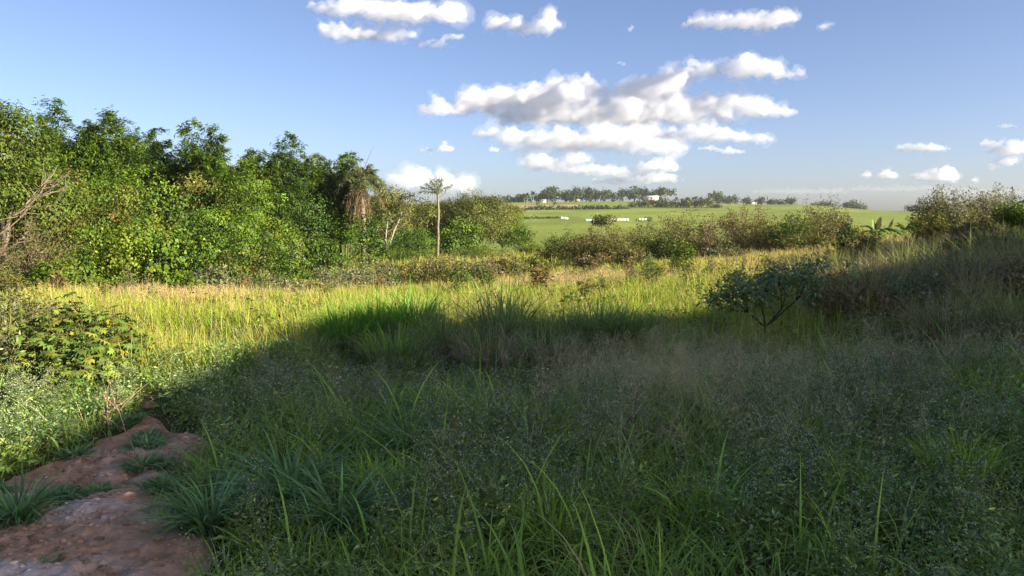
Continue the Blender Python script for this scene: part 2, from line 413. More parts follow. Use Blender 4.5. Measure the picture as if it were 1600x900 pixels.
def clods():
    r = np.random.default_rng(31); x, y = r.uniform(-4.2, .4, 26000), r.uniform(2.2, 7.4, 26000)
    k = track_d(x, y) < r.uniform(-.3, .06, 26000); x, y = x[k], y[k]; n = len(x)
    z, c = path_fn(x, y); s = np.exp(r.normal(-5.1, .6, n)).clip(.0025, .04)
    base = np.array([(1, 0, 0), (0, 1, 0), (-1, 0, 0), (0, -1, 0), (0, 0, 1), (0, 0, -1), (.6, .6, .5), (-.6, .6, .5), (-.6, -.6, .5), (.6, -.6, .5)])
    V = base[None] * (1 + r.normal(0, .25, (n, 10, 3))) * s[:, None, None] * np.array([1.2, 1, .7]); V = V + np.stack([x, y, z], 1)[:, None]
    f = np.array([(0, 6, 4), (6, 1, 7), (6, 7, 4), (7, 2, 8), (7, 8, 4), (8, 3, 9), (8, 9, 4), (9, 0, 6), (9, 6, 4), (0, 1, 6), (1, 2, 7), (2, 3, 8), (3, 0, 9), (1, 0, 5), (2, 1, 5), (3, 2, 5), (0, 3, 5)])
    mb = MB(); mb.add(V.reshape(-1, 3), t=(np.arange(n)[:, None, None] * 10 + f[None]).reshape(-1, 3), c=np.repeat(c * np.exp(r.normal(0, .25, (n, 1))), 10, 0))
    o = mb.build('soil_clods', M_SOIL); o['kind'] = 'stuff'
clods()

# pale stubble strip and paler crop beyond the hedge, on the far slope
def over(off, cfun):
    def fn(x, y):
        return ground(x, y) + off, cfun(x, y)
    return fn
def quad_sheet(name, pts, off, col, n=40):
    """a sheet between two photo-side edges: pts = (px left, px right, near Y, far Y)"""
    p0, p1, y0, y1 = pts
    T, Y = np.meshgrid(np.linspace(0, 1, n), np.linspace(y0, y1, 14))
    P = p0 + (p1 - p0) * T
    X = ((P - 800) / F * Y).ravel(); Y = Y.ravel()
    c = np.array(col) * (.85 + .3 * fbm(X * .05, Y * .2, 3, 1)[:, None])
    j, i = np.meshgrid(np.arange(13), np.arange(n - 1), indexing='ij')
    a = (j * n + i).ravel(); q = np.stack([a, a + 1, a + n + 1, a + n], 1)
    mb = MB(); mb.add(np.stack([X, Y, ground(X, Y) + off], 1), q=q, c=c)
    o = mb.build(name, M_SOIL, smooth=True); o['kind'] = 'structure'
quad_sheet('field', (755, 905, 436, 492), .25, (.34, .25, .14))
quad_sheet('road', (811, 846, 309, 316), .12, (.26, .12, .06))
quad_sheet('road.001', (846, 905, 309, 311.5), .12, (.2, .13, .06))

# ------------------------------------------------------------------ unseen stand-in for the shade caster, house-shaped, its eaves set by the shadow edge
hx, hy = math.sin(R(SUN_AZ)), -math.cos(R(SUN_AZ))
EAVE = 8.5
def under(pt, h=EAVE):
    k = h / math.tan(R(SUN_EL)); return (pt[0] + k * hx, pt[1] + k * hy)
EAVES = [under(p) for p in ((-3.6, 1.0), (-3.5, 9.7), (3.1, 12.0), (10.0, 30.0))]
def build_shade_caster():
    t = thing('shade_caster_house', 'unseen stand-in shaped as a long pale house, added to shade the foreground', 'house', (0, 0, 0))
    P = np.array(EAVES); d = unit2(np.diff(P, axis=0)); nrm = np.stack([d[:, 1], -d[:, 0]], 1)
    mit = []
    for k in range(len(P)):
        a = nrm[max(0, k - 1)]; b = nrm[min(len(nrm) - 1, k)]; m = unit2((a + b)[None])[0]; mit.append(m / max(.4, m @ a))
    mit = np.array(mit); far = P + mit * 8; mid = P + mit * 4; w0, w1 = P + mit * .5, P + mit * 7.5
    poly = [tuple(q) for q in w0] + [tuple(q) for q in w1[::-1]]
    n = len(poly); v = [(x, y, -.4) for x, y in poly] + [(x, y, EAVE - .02) for x, y in poly]
    mb = MB(); mb.add(v, q=[(k, (k + 1) % n, n + (k + 1) % n, n + k) for k in range(n)], c=(.6, .56, .48)); mb.build('wall', M_PAINT, t)
    k = len(P); v = [(*q, EAVE) for q in P] + [(*q, EAVE + .7) for q in mid] + [(*q, EAVE) for q in far]
    q = []
    for a in range(k - 1): q += [(a, a + 1, k + a + 1, k + a), (k + a, k + a + 1, 2 * k + a + 1, 2 * k + a), (2 * k + a, 2 * k + a + 1, a + 1, a)]
    mb = MB(); mb.add(v, q=q, t=[(0, k, 2 * k), (k - 1, 3 * k - 1, 2 * k - 1)], c=(.25, .12, .07)); mb.build('roof', M_SOIL, t)
def unit2(a): return a / np.linalg.norm(a, axis=1, keepdims=True)
build_shade_caster()
# ------------------------------------------------------------------ plant builders
def unit(a): return a / np.maximum(np.linalg.norm(a, axis=-1, keepdims=True), 1e-9)
def rand_dirs(r, n): return unit(r.normal(size=(n, 3)))
def jitter(r, c, n, amt=.25, hue=.12):
    c = np.broadcast_to(np.asarray(c, float), (n, 3))
    k = np.exp(r.normal(0, amt, (n, 1))); h = r.normal(0, hue, (n, 1))
    return np.clip(c * k * np.concatenate([1 + h, np.ones((n, 1)), 1 - h * .5], 1), 0, .9)
def leaves(mb, P, N, D, L, Wd, col, fold=.22, droop=.15, base=.42):
    """one folded four-cornered leaf per row"""
    n = len(P); L = np.broadcast_to(np.asarray(L, float).reshape(-1, 1), (n, 1)); Wd = np.broadcast_to(np.asarray(Wd, float).reshape(-1, 1), (n, 1))
    D = unit(D - N * np.sum(D * N, 1, keepdims=True)); Sd = np.cross(D, N)
    m = P + D * L * base + N * Wd * fold
    V = np.stack([P, m + Sd * Wd * .5, P + D * L - N * L * droop, m - Sd * Wd * .5], 1).reshape(-1, 3)
    mb.add(V, q=np.arange(n * 4).reshape(-1, 4), c=np.repeat(np.broadcast_to(col, (n, 3)), 4, 0))
def tube(mb, pts, rad, col, sides=6):
    pts = np.asarray(pts, float); k = len(pts); rad = np.broadcast_to(np.asarray(rad, float), (k,))
    T = unit(np.gradient(pts, axis=0))
    ref = np.array([.31, .17, .93]) if abs(T[0] @ [0, 0, 1]) < .9 else np.array([1., .2, .1])
    A = unit(np.cross(T, ref)); B = np.cross(T, A)
    an = np.arange(sides) * 2 * math.pi / sides
    V = pts[:, None] + rad[:, None, None] * (np.cos(an)[None, :, None] * A[:, None] + np.sin(an)[None, :, None] * B[:, None])
    i, j = np.meshgrid(np.arange(k - 1), np.arange(sides), indexing='ij')
    a = i * sides + j; b = i * sides + (j + 1) % sides
    q = np.stack([a, b, b + sides, a + sides], -1).reshape(-1, 4)
    mb.add(V.reshape(-1, 3), q=q, c=col)
def limb(p0, p1, r, k=6, wob=.06, sag=0.0):
    p0, p1 = np.asarray(p0, float), np.asarray(p1, float)
    t = np.linspace(0, 1, k)[:, None]; d = np.linalg.norm(p1 - p0)
    w = r.normal(0, wob * d, (k, 3)); w[0] = 0; w[-1] *= .4
    w = np.cumsum(w, 0) * .5; w -= t * w[-1]
    return p0 + (p1 - p0) * t + w + np.array([0, 0, 1]) * (sag * d * 4 * t * (1 - t))
def blades(mb, P, H, Wd, az, bend, c0, c1, lev=4, lean=0.12, r=rng):
    """curved grass blades; bend 0 = upright, 1 = arched over"""
    n = len(P); t = np.linspace(0, 1, lev)[None, :, None]
    H = np.broadcast_to(np.asarray(H, float), (n,))[:, None, None]; bend = np.broadcast_to(np.asarray(bend, float), (n,))[:, None, None]
    Wd = np.broadcast_to(np.asarray(Wd, float), (n,))[:, None, None]
    d = np.stack([np.cos(az), np.sin(az), 0 * az], 1)[:, None, :]
    up = np.array([0, 0, 1.])[None, None, :]
    ln = np.abs(r.normal(0, lean, (n, 1, 1)))
    C = P[:, None, :] + up * H * (t - bend * .55 * t ** 2.4) + d * H * (ln * t + bend * .75 * t ** 2)
    face = az + math.pi / 2 + r.normal(0, .5, n)
    s = np.stack([np.cos(face), np.sin(face), 0 * face], 1)[:, None, :]
    w = Wd * .5 * (np.minimum(1, .6 + 1.5 * t) * (1 - t ** 2.2) + .04)
    V = np.stack([C - s * w, C + s * w], 2).reshape(-1, 3)
    i = np.arange(n)[:, None] * lev * 2 + np.arange(lev - 1)[None, :] * 2
    i = i.ravel(); q = np.stack([i, i + 1, i + 3, i + 2], 1)
    c0 = np.broadcast_to(c0, (n, 3))[:, None, :]; c1 = np.broadcast_to(c1, (n, 3))[:, None, :]
    Cc = np.repeat(c0 * (1 - t) + c1 * t, 2, axis=1).reshape(-1, 3)
    mb.add(V, q=q, c=Cc)

def crown_leaves(mb, blobs, r, L, Wd, dens, pals, droop=.5, clump=14, up=.5, zmin=-.55, amt=.15, noise=.3, nj=.34):
    """leaf masses: each blob is (x,y,z,rx,ry,rz); leaves sit in small sprays on and just under its surface"""
    pals = [np.asarray(p, float) for p in pals]
    for b in blobs:
        c, rad = np.array(b[:3]), np.array(b[3:6])
        area = (rad[0] * rad[1] + rad[0] * rad[2] + rad[1] * rad[2]) / 3
        n = max(clump, int(dens * area)); k = max(3, n // clump)
        d = rand_dirs(r, k); d[:, 2] = np.where(d[:, 2] < zmin, -d[:, 2] * .6, d[:, 2]); d = unit(d)
        cc = c + d * rad * (1 + r.normal(0, noise * .5, (k, 1))) * r.uniform(.86, 1.05, (k, 1))
        idx = r.integers(0, k, n)
        spread = rad.mean() * .11 + L * .75
        P = cc[idx] + r.normal(0, spread, (n, 3)) * [1, 1, .75]
        dn = d[idx]
        N = unit(dn * .9 + np.array([0, 0, up * .8]) + r.normal(0, nj, (n, 3)))
        D = unit(dn * .6 + r.normal(0, .6, (n, 3)) + np.array([0, 0, -droop]))
        pal = pals[r.integers(0, len(pals))]
        tone = np.exp(r.normal(0, .2, (k, 1)))[idx]
        col = jitter(r, pal, n, amt) * tone
        s = r.uniform(.65, 1.25, n)
        leaves(mb, P, N, D, L * s, Wd * s, col)
def ell_blobs(r, c, rad, nb, size=(.3, .5), shell=.72, zmin=-.6):
    c, rad = np.array(c, float), np.array(rad, float); out = []
    d = rand_dirs(r, nb * 3); d = d[d[:, 2] > zmin][:nb]
    for q in d:
        s = r.uniform(*size); p = c + q * rad * shell * r.uniform(.75, 1.1)
        m = rad.min() * .5 + rad.mean() * .5
        out.append((*p, m * s * r.uniform(.9, 1.25), m * s * r.uniform(.9, 1.25), m * s * r.uniform(.7, 1.0)))
    out.append((*c, *(rad * .55)))
    return out
BARK_GREY, BARK_BROWN, BARK_PALE = (.2, .17, .13), (.12, .085, .055), (.42, .37, .3)
G_LUSH = [(.075, .14, .012), (.095, .155, .014), (.06, .115, .012)]
G_YEL = [(.105, .175, .014), (.09, .155, .013), (.13, .18, .016)]
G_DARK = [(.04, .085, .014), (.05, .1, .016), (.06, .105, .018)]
G_OLIVE = [(.13, .145, .03), (.1, .125, .026), (.15, .155, .035)]
G_GREY = [(.14, .165, .075), (.16, .18, .085), (.12, .15, .065)]
G_BROWN = [(.15, .13, .04), (.18, .13, .055), (.13, .125, .035)]
G_BLUE = [(.12, .165, .085), (.15, .19, .105), (.1, .145, .075)]
G_FAR = [(.04, .07, .025), (.05, .08, .03), (.06, .09, .03)]

def stand(p, Y):
    X = px(p, Y); return X, Y, g(X, Y)
def tree(name, label, cat, p, top, Y, wid, pals, L=.2, Wd=.13, dens=150, bare=.25, nb=14, lean=(0, 0), bark=BARK_GREY, seed=0, group=None, forks=7, tr=None, depth=1.0, flat=1.0, size=(.3, .5), trunk=True, droop=.5, mat=None):
    """p, top, wid: where the crown stands in the photograph (column, top row, width), at real depth Y"""
    r = np.random.default_rng(seed + 1000)
    X, Y, Z = stand(p, Y); H = zt(top, Y) - Z; rx = wid / F * Y / 2
    t = thing(name, label, cat, (X, Y, Z - .05), 0, group)
    c0 = H * bare; rz = (H - c0) / 2 * flat; c = (lean[0], lean[1], H - rz)
    bl = ell_blobs(r, c, (rx, rx * depth, rz), nb, size)
    mb = MB(); crown_leaves(mb, bl, r, L, Wd, dens, pals, droop); mb.build('crown', mat or M_LEAF, t)
    mb = MB(); tr = tr or max(.04, H * .018)
    fork = np.array([lean[0] * .4, lean[1] * .4, max(c0 * .9, H * .18)])
    tube(mb, limb((0, 0, 0), fork, r, 5, .03), np.linspace(tr * 1.3, tr, 5), bark, 8)
    for b in bl[:forks]:
        e = np.array(b[:3]); tube(mb, limb(fork, e, r, 6, .06), np.linspace(tr * .7, tr * .15, 6), bark, 5)
    if trunk: mb.build('trunk', M_BARK, t)
    return t
def draped(name, label, p, top, Y, wid, pals, L=.15, Wd=.12, dens=330, seed=0, group=None, depth=.9, skirt=1.0, cat='tree', lumps=16, hang=.8):
    """a tree smothered by climbers: leaf curtains from the top to the ground"""
    r = np.random.default_rng(seed + 2000)
    X, Y, Z = stand(p, Y); H = zt(top, Y) - Z; rx = wid / F * Y / 2; ry = rx * depth
    t = thing(name, label, cat, (X, Y, Z - .05), 0, group)
    bl = []
    for i in range(lumps):
        zz = H * (.1 + .78 * (i + r.uniform(0, 1)) / lumps)
        env = 1.0 if zz < H * .5 else math.sqrt(max(.08, 1 - ((zz - H * .5) / (H * .55)) ** 2))
        a = i * 2.4 + r.normal(0, .5); s = rx * r.choice([.24, .33, .44]) * (.6 + .5 * env)
        bl.append((math.cos(a) * rx * .76 * env, math.sin(a) * ry * .76 * env, zz, s, s, s * r.uniform(.9, 1.7)))
    bl.append((0, 0, H - rx * .45, rx * .5, ry * .5, rx * .45))
    mb = MB(); crown_leaves(mb, bl, r, L, Wd, dens, pals, droop=hang, up=.25, zmin=-.9, clump=26)
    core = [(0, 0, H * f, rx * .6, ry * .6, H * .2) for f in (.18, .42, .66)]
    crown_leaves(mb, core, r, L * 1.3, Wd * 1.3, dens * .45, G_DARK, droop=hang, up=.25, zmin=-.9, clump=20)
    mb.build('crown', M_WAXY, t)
    mb = MB(); tr = max(.06, H * .015)
    tube(mb, limb((0, 0, 0), (0, 0, H * .75), r, 6, .03), np.linspace(tr * 1.1, tr * .3, 6), (.05, .04, .03), 7)
    for b in bl[::4]:
        e = np.array(b[:3]); tube(mb, limb((0, 0, max(.2, e[2] * .6)), e, r, 5, .06), np.linspace(tr * .4, tr * .1, 5), (.05, .04, .03), 5)
    mb.build('trunk', M_BARK, t)
    return t
def bamboo(label, p, top, Y, wid, seed=0, n=9, group=None, pals=G_LUSH, start=.3):
    """clump of arching culms, feathered with hanging sprays of narrow leaves"""
    r = np.random.default_rng(seed + 3000)
    X, Y, Z = stand(p, Y); H = zt(top, Y) - Z; rx = wid / F * Y / 2
    t = thing('bamboo_clump', label, 'bamboo', (X, Y, Z - .05), 0, group)
    lf = MB()
    for k in range(n):
        a = r.uniform(0, 2 * math.pi); sp = r.uniform(.25, 1.0) if k > 1 else .3; h = H * (1.06 if k == 0 else r.uniform(.72, .99))
        tt = np.linspace(0, 1, 14)[:, None]
        out = np.array([math.cos(a) * rx, math.sin(a) * rx * .8, 0]) * sp
        path = np.array([math.cos(a) * .3, math.sin(a) * .3, 0]) + out * (.25 * tt + .75 * tt ** 2.5) + np.array([0, 0, 1]) * h * (tt - .07 * sp * tt ** 5)
        mb = MB(); tube(mb, path, np.linspace(.05, .008, 14), (.09, .11, .03), 6); mb.build('culm', M_BARK, t)
        ns = int(34 * H / 9)
        for i in range(ns):
            f = start + (1 - start) * ((i + r.random()) / ns) ** .85
            q = f * 13; j = min(12, int(q)); pt = path[j] + (path[j + 1] - path[j]) * (q - j)
            ang = r.uniform(0, 2 * math.pi); ln = H * .115 * r.uniform(.55, 1.15) * (1.3 - .5 * f)
            dr = np.array([math.cos(ang), math.sin(ang), r.uniform(.1, .7)])
            m = 52; s = r.uniform(.1, 1, m)[:, None]
            P = pt + dr * ln * s + np.array([0, 0, -1]) * ln * .55 * s ** 2 + r.normal(0, ln * .13, (m, 3))
            D = unit(dr * .6 + r.normal(0, .55, (m, 3)) + np.array([0, 0, -.35]))
            N = unit(np.array([0, 0, .8]) + dr * .3 + r.normal(0, .45, (m, 3)))
            col = jitter(r, pals[r.integers(len(pals))], m, .22) * math.exp(r.normal(0, .12))
            sc = r.uniform(.7, 1.25, m)
            leaves(lf, P, N, D, .3 * sc, .07 * sc, col, base=.35)
    lf.build('foliage', M_LEAF, t)
    return t
def shrub(name, label, p, top, Y, wid, pals, seed=0, stems=46, per=60, L=.1, Wd=.055, wood=(.16, .12, .08), group=None, cat='shrub', spread=1.0, inner=.25, tips=None, depth=1.0, mat=None, obj=None):
    """many thin stems from one stool, leafed along their outer two thirds"""
    r = np.random.default_rng(seed + 4000)
    X, Y, Z = stand(p, Y); H = zt(top, Y) - Z; rx = wid / F * Y / 2
    t = thing(name, label, cat, (X, Y, Z - .03), 0, group)
    wd, lf = MB(), MB()
    for k in range(stems):
        a = r.uniform(0, 2 * math.pi); u = math.sqrt(r.random()) * spread
        h = H * (1 - .42 * u ** 2.2) * r.uniform(.66, 1.04)
        if k % 4 == 3: u = r.uniform(.6, 1.0); h = H * r.uniform(.12, .45)
        e = np.array([math.cos(a) * rx * u, math.sin(a) * rx * u * depth, h])
        st = np.array([math.cos(a), math.sin(a), 0]) * rx * .12 * r.random()
        pth = limb(st, e, r, 7, .05, sag=.1 * u)
        tube(wd, pth, np.linspace(.018, .004, 7) * (H / 3) ** .5, wood, 4)
        m = int(per * r.uniform(.6, 1.3)); f = inner + (1 - inner) * r.random(m) ** .8
        q = f * 6; j = np.minimum(5, q.astype(int)); P = pth[j] + (pth[j + 1] - pth[j]) * (q - j)[:, None]
        side = r.normal(0, 1, (m, 3)); P = P + side * (H * .045) * (1.25 - f)[:, None] * 1.3 + side * .03
        N = unit(np.array([0, 0, .6]) + r.normal(0, .6, (m, 3))); D = unit(side + np.array([0, 0, .2]) + (e - st) * .15)
        pal = np.array(pals[r.integers(len(pals))]); col = jitter(r, pal, m, .25)
        if tips is not None:
            w = np.clip((f - .72) * 4, 0, 1)[:, None] * (r.random((m, 1)) < .75); col = col * (1 - w) + np.array(tips) * np.exp(r.normal(0, .25, (m, 1))) * w
        sc = r.uniform(.6, 1.3, m); leaves(lf, P, N, D, L * sc, Wd * sc, col)
    lf.build('foliage', mat or M_LEAF, t); wd.build('stems', M_BARK, t)
    return t
def frond(lf, wd, base, az, el, ln, sagk, r, col, nl=34, ll=.45, lw=.035, wood=(.14, .16, .05), hangk=.5):
    tt = np.linspace(0, 1, 10)[:, None]
    dh = np.array([math.cos(az), math.sin(az), 0]); up = np.array([0, 0, 1.])
    pth = np.asarray(base) + (dh * math.cos(el) + up * math.sin(el)) * ln * tt - up * ln * sagk * tt ** 2 - dh * ln * sagk * .35 * tt ** 3
    tube(wd, pth, np.linspace(.03, .006, 10), wood, 4)
    m = nl * 2; f = np.repeat(np.linspace(.12, .99, nl), 2); q = f * 9; j = np.minimum(8, q.astype(int))
    P = pth[j] + (pth[j + 1] - pth[j]) * (q - j)[:, None]; T = unit(pth[j + 1] - pth[j])
    sd = unit(np.cross(T, up) + 1e-6) * np.tile([1, -1], nl)[:, None]
    D = unit(sd * .8 + T * .55 - up * hangk + r.normal(0, .16, (m, 3))); N = unit(up * .7 + np.cross(D, T) * .2 + r.normal(0, .3, (m, 3)))
    leaves(lf, P, N, D, ll * (1.1 - .7 * np.abs(f - .45)), lw, jitter(r, col, m, .18), droop=.25, base=.4)
# ------------------------------------------------------------------ the wooded edge on the left
FW = 'climber covered trees along the wooded edge'
tree('leafy_tree', 'tall feathery tree nearest the viewpoint on the left, over the bare leaning branches', 'tree', 5, 142, 33, 190, [(.085, .135, .018), (.075, .12, .016), (.11, .14, .022)], L=.17, Wd=.075, dens=720, nb=80, bare=.12, size=(.16, .3), seed=1, forks=14, droop=.3)
tree('leafy_tree', 'open crowned tree with reddish dry pods beside the bare leaning branches', 'tree', 70, 225, 36, 150, [(.1, .145, .02), (.14, .12, .035), (.08, .13, .016)], L=.17, Wd=.08, dens=640, nb=60, bare=.05, size=(.18, .32), seed=2, forks=12)
shrub('thicket', 'grey brown dry thicket under the leaning bare branches', 30, 318, 31.5, 190, [(.13, .115, .055), (.12, .14, .03), (.09, .1, .03)], seed=3, stems=90, per=55, L=.13, Wd=.06, wood=(.2, .15, .1), cat='bush', inner=.2)
shrub('bush', 'yellow green bush at the foot of the dry thicket', 85, 400, 30.5, 90, G_YEL, seed=4, stems=50, per=60, L=.15, Wd=.09, cat='bush')
def fallen_limb():
    r = np.random.default_rng(77); Y = 30.0
    X0 = px(-30, Y); t = thing('bare_branch', 'pale bare forked branches leaning right out of the dry thicket', 'branch', (X0, Y, g(X0, Y)))
    def P(p, y, dy): return np.array([(p - 800) / F * (Y + dy) - X0, dy, zt(y, Y + dy) - g(X0, Y)])
    mb = MB(); c = (.26, .21, .145)
    main = limb(P(-30, 392, 0), P(118, 266, -.6), r, 9, .03); tube(mb, main, np.linspace(.055, .012, 9), c, 7); mb.build('limb', M_BARK, t)
    for (a, b, q) in ((2, (70, 300), .3), (3, (95, 275), -.8), (4, (105, 300), -1), (4, (80, 280), .6), (5, (118, 292), -.2), (6, (100, 268), -1.2), (3, (60, 330), -1), (5, (96, 262), .5)):
        m2 = MB(); e = P(b[0], b[1], q); pth = limb(main[a], e, r, 7, .05); tube(m2, pth, np.linspace(.024, .005, 7), c, 5)
        for k in range(5):
            s = pth[r.integers(2, 6)]; tube(m2, limb(s, s + (e - main[a]) * .35 + r.normal(0, .35, 3), r, 5, .06), np.linspace(.012, .003, 5), c, 4)
        m2.build('twig', M_BARK, t)
    low = limb(P(-30, 402, -.2), P(78, 362, -.9), r, 8, .03); m3 = MB(); tube(m3, low, np.linspace(.05, .01, 8), c, 6); m3.build('limb', M_BARK, t)
fallen_limb()

BM = [(122, 164, 46, 120, 'bamboo clump with the tallest plume, first from the left over the wooded edge'),
      (176, 181, 47, 130, 'bamboo clump with a dark rounded plume beside the tallest plume'),
      (228, 206, 50, 110, 'low dense bamboo between the dark rounded plume and the thin upright plumes'),
      (286, 193, 50, 100, 'bamboo clump with a thin upright plume standing clear against the sky'),
      (338, 208, 49, 110, 'bamboo clump leaning right, just right of the thin upright plume'),
      (384, 238, 53, 110, 'low bamboo clump in the dip of the skyline'),
      (432, 214, 54, 120, 'bamboo clump with one pointed plume right of the skyline dip'),
      (487, 232, 62, 110, 'bright bamboo clump between the pointed plume and the shaggy palm'),
      (540, 243, 60, 90, 'last bamboo clump, standing right behind the shaggy palm')]
for k, (p, tp, Y, w, lab) in enumerate(BM):
    bamboo(lab, p, tp, Y, w * 1.15, seed=k, n=14, pals=[G_LUSH, G_LUSH, G_DARK, G_YEL][k % 4] if k != 3 else G_LUSH, group='bamboo clumps of the wooded edge')
DR = [(122, 268, 40, 120, G_YEL, 'leaf curtain tree right of the bare branches'),
      (185, 262, 43, 130, G_LUSH, 'climber covered tree below the dark rounded bamboo plume'),
      (212, 292, 41, 90, [(.16, .1, .03), (.11, .15, .018), (.12, .15, .02)], 'climber covered tree with rusty orange tops'),
      (262, 278, 44.5, 120, G_LUSH, 'dark green climber covered tree under the thin upright plumes'),
      (322, 262, 48, 120, G_OLIVE, 'dull olive climber covered tree below the leaning bamboo'),
      (398, 268, 46, 105, G_YEL, 'bright rounded climber covered tree in the skyline dip'),
      (345, 322, 39.5, 110, G_LUSH, 'climber covered tree with a broad lit face in the middle of the leaf wall'),
      (160, 330, 36, 110, G_YEL, 'low yellow green leaf curtain near the left end of the wall'),
      (232, 345, 36.5, 120, G_YEL, 'low bulging leaf curtain with lime leaves at the centre of the wall'),
      (292, 368, 37, 110, G_LUSH, 'lowest leaf curtain hanging to the grass beside the grey shrub'),
      (418, 340, 43, 105, G_YEL, 'leaf curtain with a bright top left of the dark hollow'),
      (458, 358, 39.5, 60, G_LUSH, 'narrow leaf curtain with a sharp edge against the dark hollow'),
      (372, 385, 38.5, 90, G_OLIVE, 'dull leaf curtain above the pale grass gap'),
      (110, 395, 34.5, 90, G_LUSH, 'small leaf curtain at ground level beside the dry thicket'),
      (512, 366, 45, 56, G_LUSH, 'round topped vine column standing alone in the dark hollow'),
      (576, 335, 56.5, 50, G_LUSH, 'vine column wrapped round the trunk of the shaggy palm'),
      (548, 330, 64, 80, G_DARK, 'dark vine covered tree behind the lone vine column'),
      (505, 372, 62, 70, G_DARK, 'deep shaded vine thicket at the back of the dark hollow'),
      (612, 356, 82, 80, G_DARK, 'shaded vine thicket behind the pale slanting trunks'),
      (478, 400, 46, 50, G_DARK, 'dark low vine mound at the left mouth of the hollow'),
      (690, 346, 90, 70, G_DARK, 'dark vine thicket behind the slender palm'),
      (717, 350, 77, 80, G_LUSH, 'vine covered tree with hanging bright strands right of the slender palm'),
      (655, 352, 70, 70, G_LUSH, 'vine covered bush between the white trunks and the slender palm')]
for k, (p, tp, Y, w, pal, lab) in enumerate(DR):
    s_ = (.8, 1.15, .95, 1.4, 1.05, .7)[k % 6]
    draped('vine_covered_tree', lab, p, tp, Y, w * 1.0, pal, L=.14 * s_, Wd=(.105, .075, .115)[k % 3] * s_, dens=420 / s_ ** 1.6, seed=k, group=FW)
TREES = [(502, 268, 66, 120, G_DARK, 'dark dense tree at the back of the shaded hollow'),
         (455, 272, 57, 120, G_DARK, 'dense tree behind the left edge of the shaded hollow'),
         (350, 262, 56, 130, G_DARK, 'dense tree filling in behind the leaning bamboo'),
         (225, 262, 53, 140, G_DARK, 'dense tree filling in behind the rusty topped climber'),
         (100, 262, 50, 150, G_DARK, 'dense tree behind the tallest bamboo plume'),
         (604, 290, 78, 80, G_OLIVE, 'light olive tree directly right of the shaggy palm'),
         (672, 318, 86, 80, G_OLIVE, 'dull tree behind the slender palm'),
         (742, 298, 86, 135, [(.12, .14, .03), (.1, .125, .028)], 'broad dome shaped tree right of the slender palm'),
         (708, 312, 92, 80, G_OLIVE, 'olive tree filling the gap between the slender palm and the dome shaped tree'),
         (640, 322, 92, 90, G_OLIVE, 'dull tree filling in behind the pale slanting trunks'),
         (785, 322, 92, 80, G_YEL, 'sunlit sloping tree at the right end of the wood'),
         (806, 352, 90, 50, G_LUSH, 'dark branchy small tree at the right tip of the wood')]
for k, (p, tp, Y, w, pal, lab) in enumerate(TREES):
    tree('leafy_tree', lab, 'tree', p, tp, Y, w, pal, L=.18, Wd=.115, dens=400, nb=30, bare=.04, seed=10 + k, size=(.25, .42))
def white_trunk_tree():
    p, Y = 632, 72
    t = tree('leafy_tree', 'thin crowned tree with two pale slanting trunks', 'tree', p, 302, Y, 105, [(.13, .14, .035), (.11, .135, .03)], L=.2, Wd=.12, dens=190, nb=24, bare=.35, seed=40, size=(.25, .4), trunk=False)
    r = np.random.default_rng(4)
    def P(q, y): return np.array([(q - p) / F * Y, -1.2, zt(y, Y) - g(px(p, Y), Y)])
    for a, b, w in (((608, 392), (632, 330), .085), ((603, 388), (612, 335), .065)):
        mb = MB(); m = limb(P(*a), P(*b), r, 7, .03); tube(mb, m, np.linspace(w, w * .5, 7), (.38, .34, .27), 7)
        for k in range(3): tube(mb, limb(m[3 + k], m[3 + k] + np.array([(-1) ** k * 1.0 + .3, r.normal(0, .3), .9]), r, 5, .05), np.linspace(w * .45, w * .15, 5), (.34, .3, .24), 5)
        mb.build('trunk', M_BARK, t)
white_trunk_tree()

def shaggy_palm():
    r = np.random.default_rng(5); p, Y = 568, 58
    X, Y, Z = stand(p, Y); H = zt(282, Y) - Z
    t = thing('palm', 'shaggy palm with a hanging skirt of dead brown fronds at the wood edge', 'palm', (X, Y, Z))
    mb = MB(); tube(mb, limb((0, 0, 0), (0, 0, H), r, 8, .01), np.linspace(.2, .15, 8), BARK_GREY, 9); mb.build('trunk', M_BARK, t)
    lf, wd = MB(), MB()
    for k in range(64):
        el = r.uniform(-.1, 1.25); frond(lf, wd, (0, 0, H), r.uniform(0, 6.28), el, r.uniform(2.0, 2.7), r.uniform(.35, .7), r, (.13, .16, .065), nl=30, ll=.5, lw=.075, hangk=.75)
    lf.build('crown', M_LEAF, t); wd.build('frond_stalks', M_BARK, t)
    lf, wd = MB(), MB()
    for k in range(32):
        a = r.uniform(0, 6.28); frond(lf, wd, (math.cos(a) * .15, math.sin(a) * .15, H - r.uniform(0, .5)), a, -.75 + r.normal(0, .25), r.uniform(1.3, 2.2), r.uniform(.5, .7), r, (.25, .18, .105), nl=24, ll=.38, lw=.045, wood=(.2, .13, .08), hangk=1.3)
    lf.build('dead_frond_skirt', M_DRY, t); wd.build('dead_frond_stalks', M_BARK, t)
    for a, l in ((-.15, 1.4), (.45, 1.9)):
        mb = MB(); tube(mb, limb((0, 0, H + .5), (math.sin(a) * l * 1.1, 0, H + .8 + math.cos(a) * l), r, 4, .01), np.linspace(.03, .008, 4), (.16, .13, .1), 4); mb.build('spear_frond', M_BARK, t)
shaggy_palm()
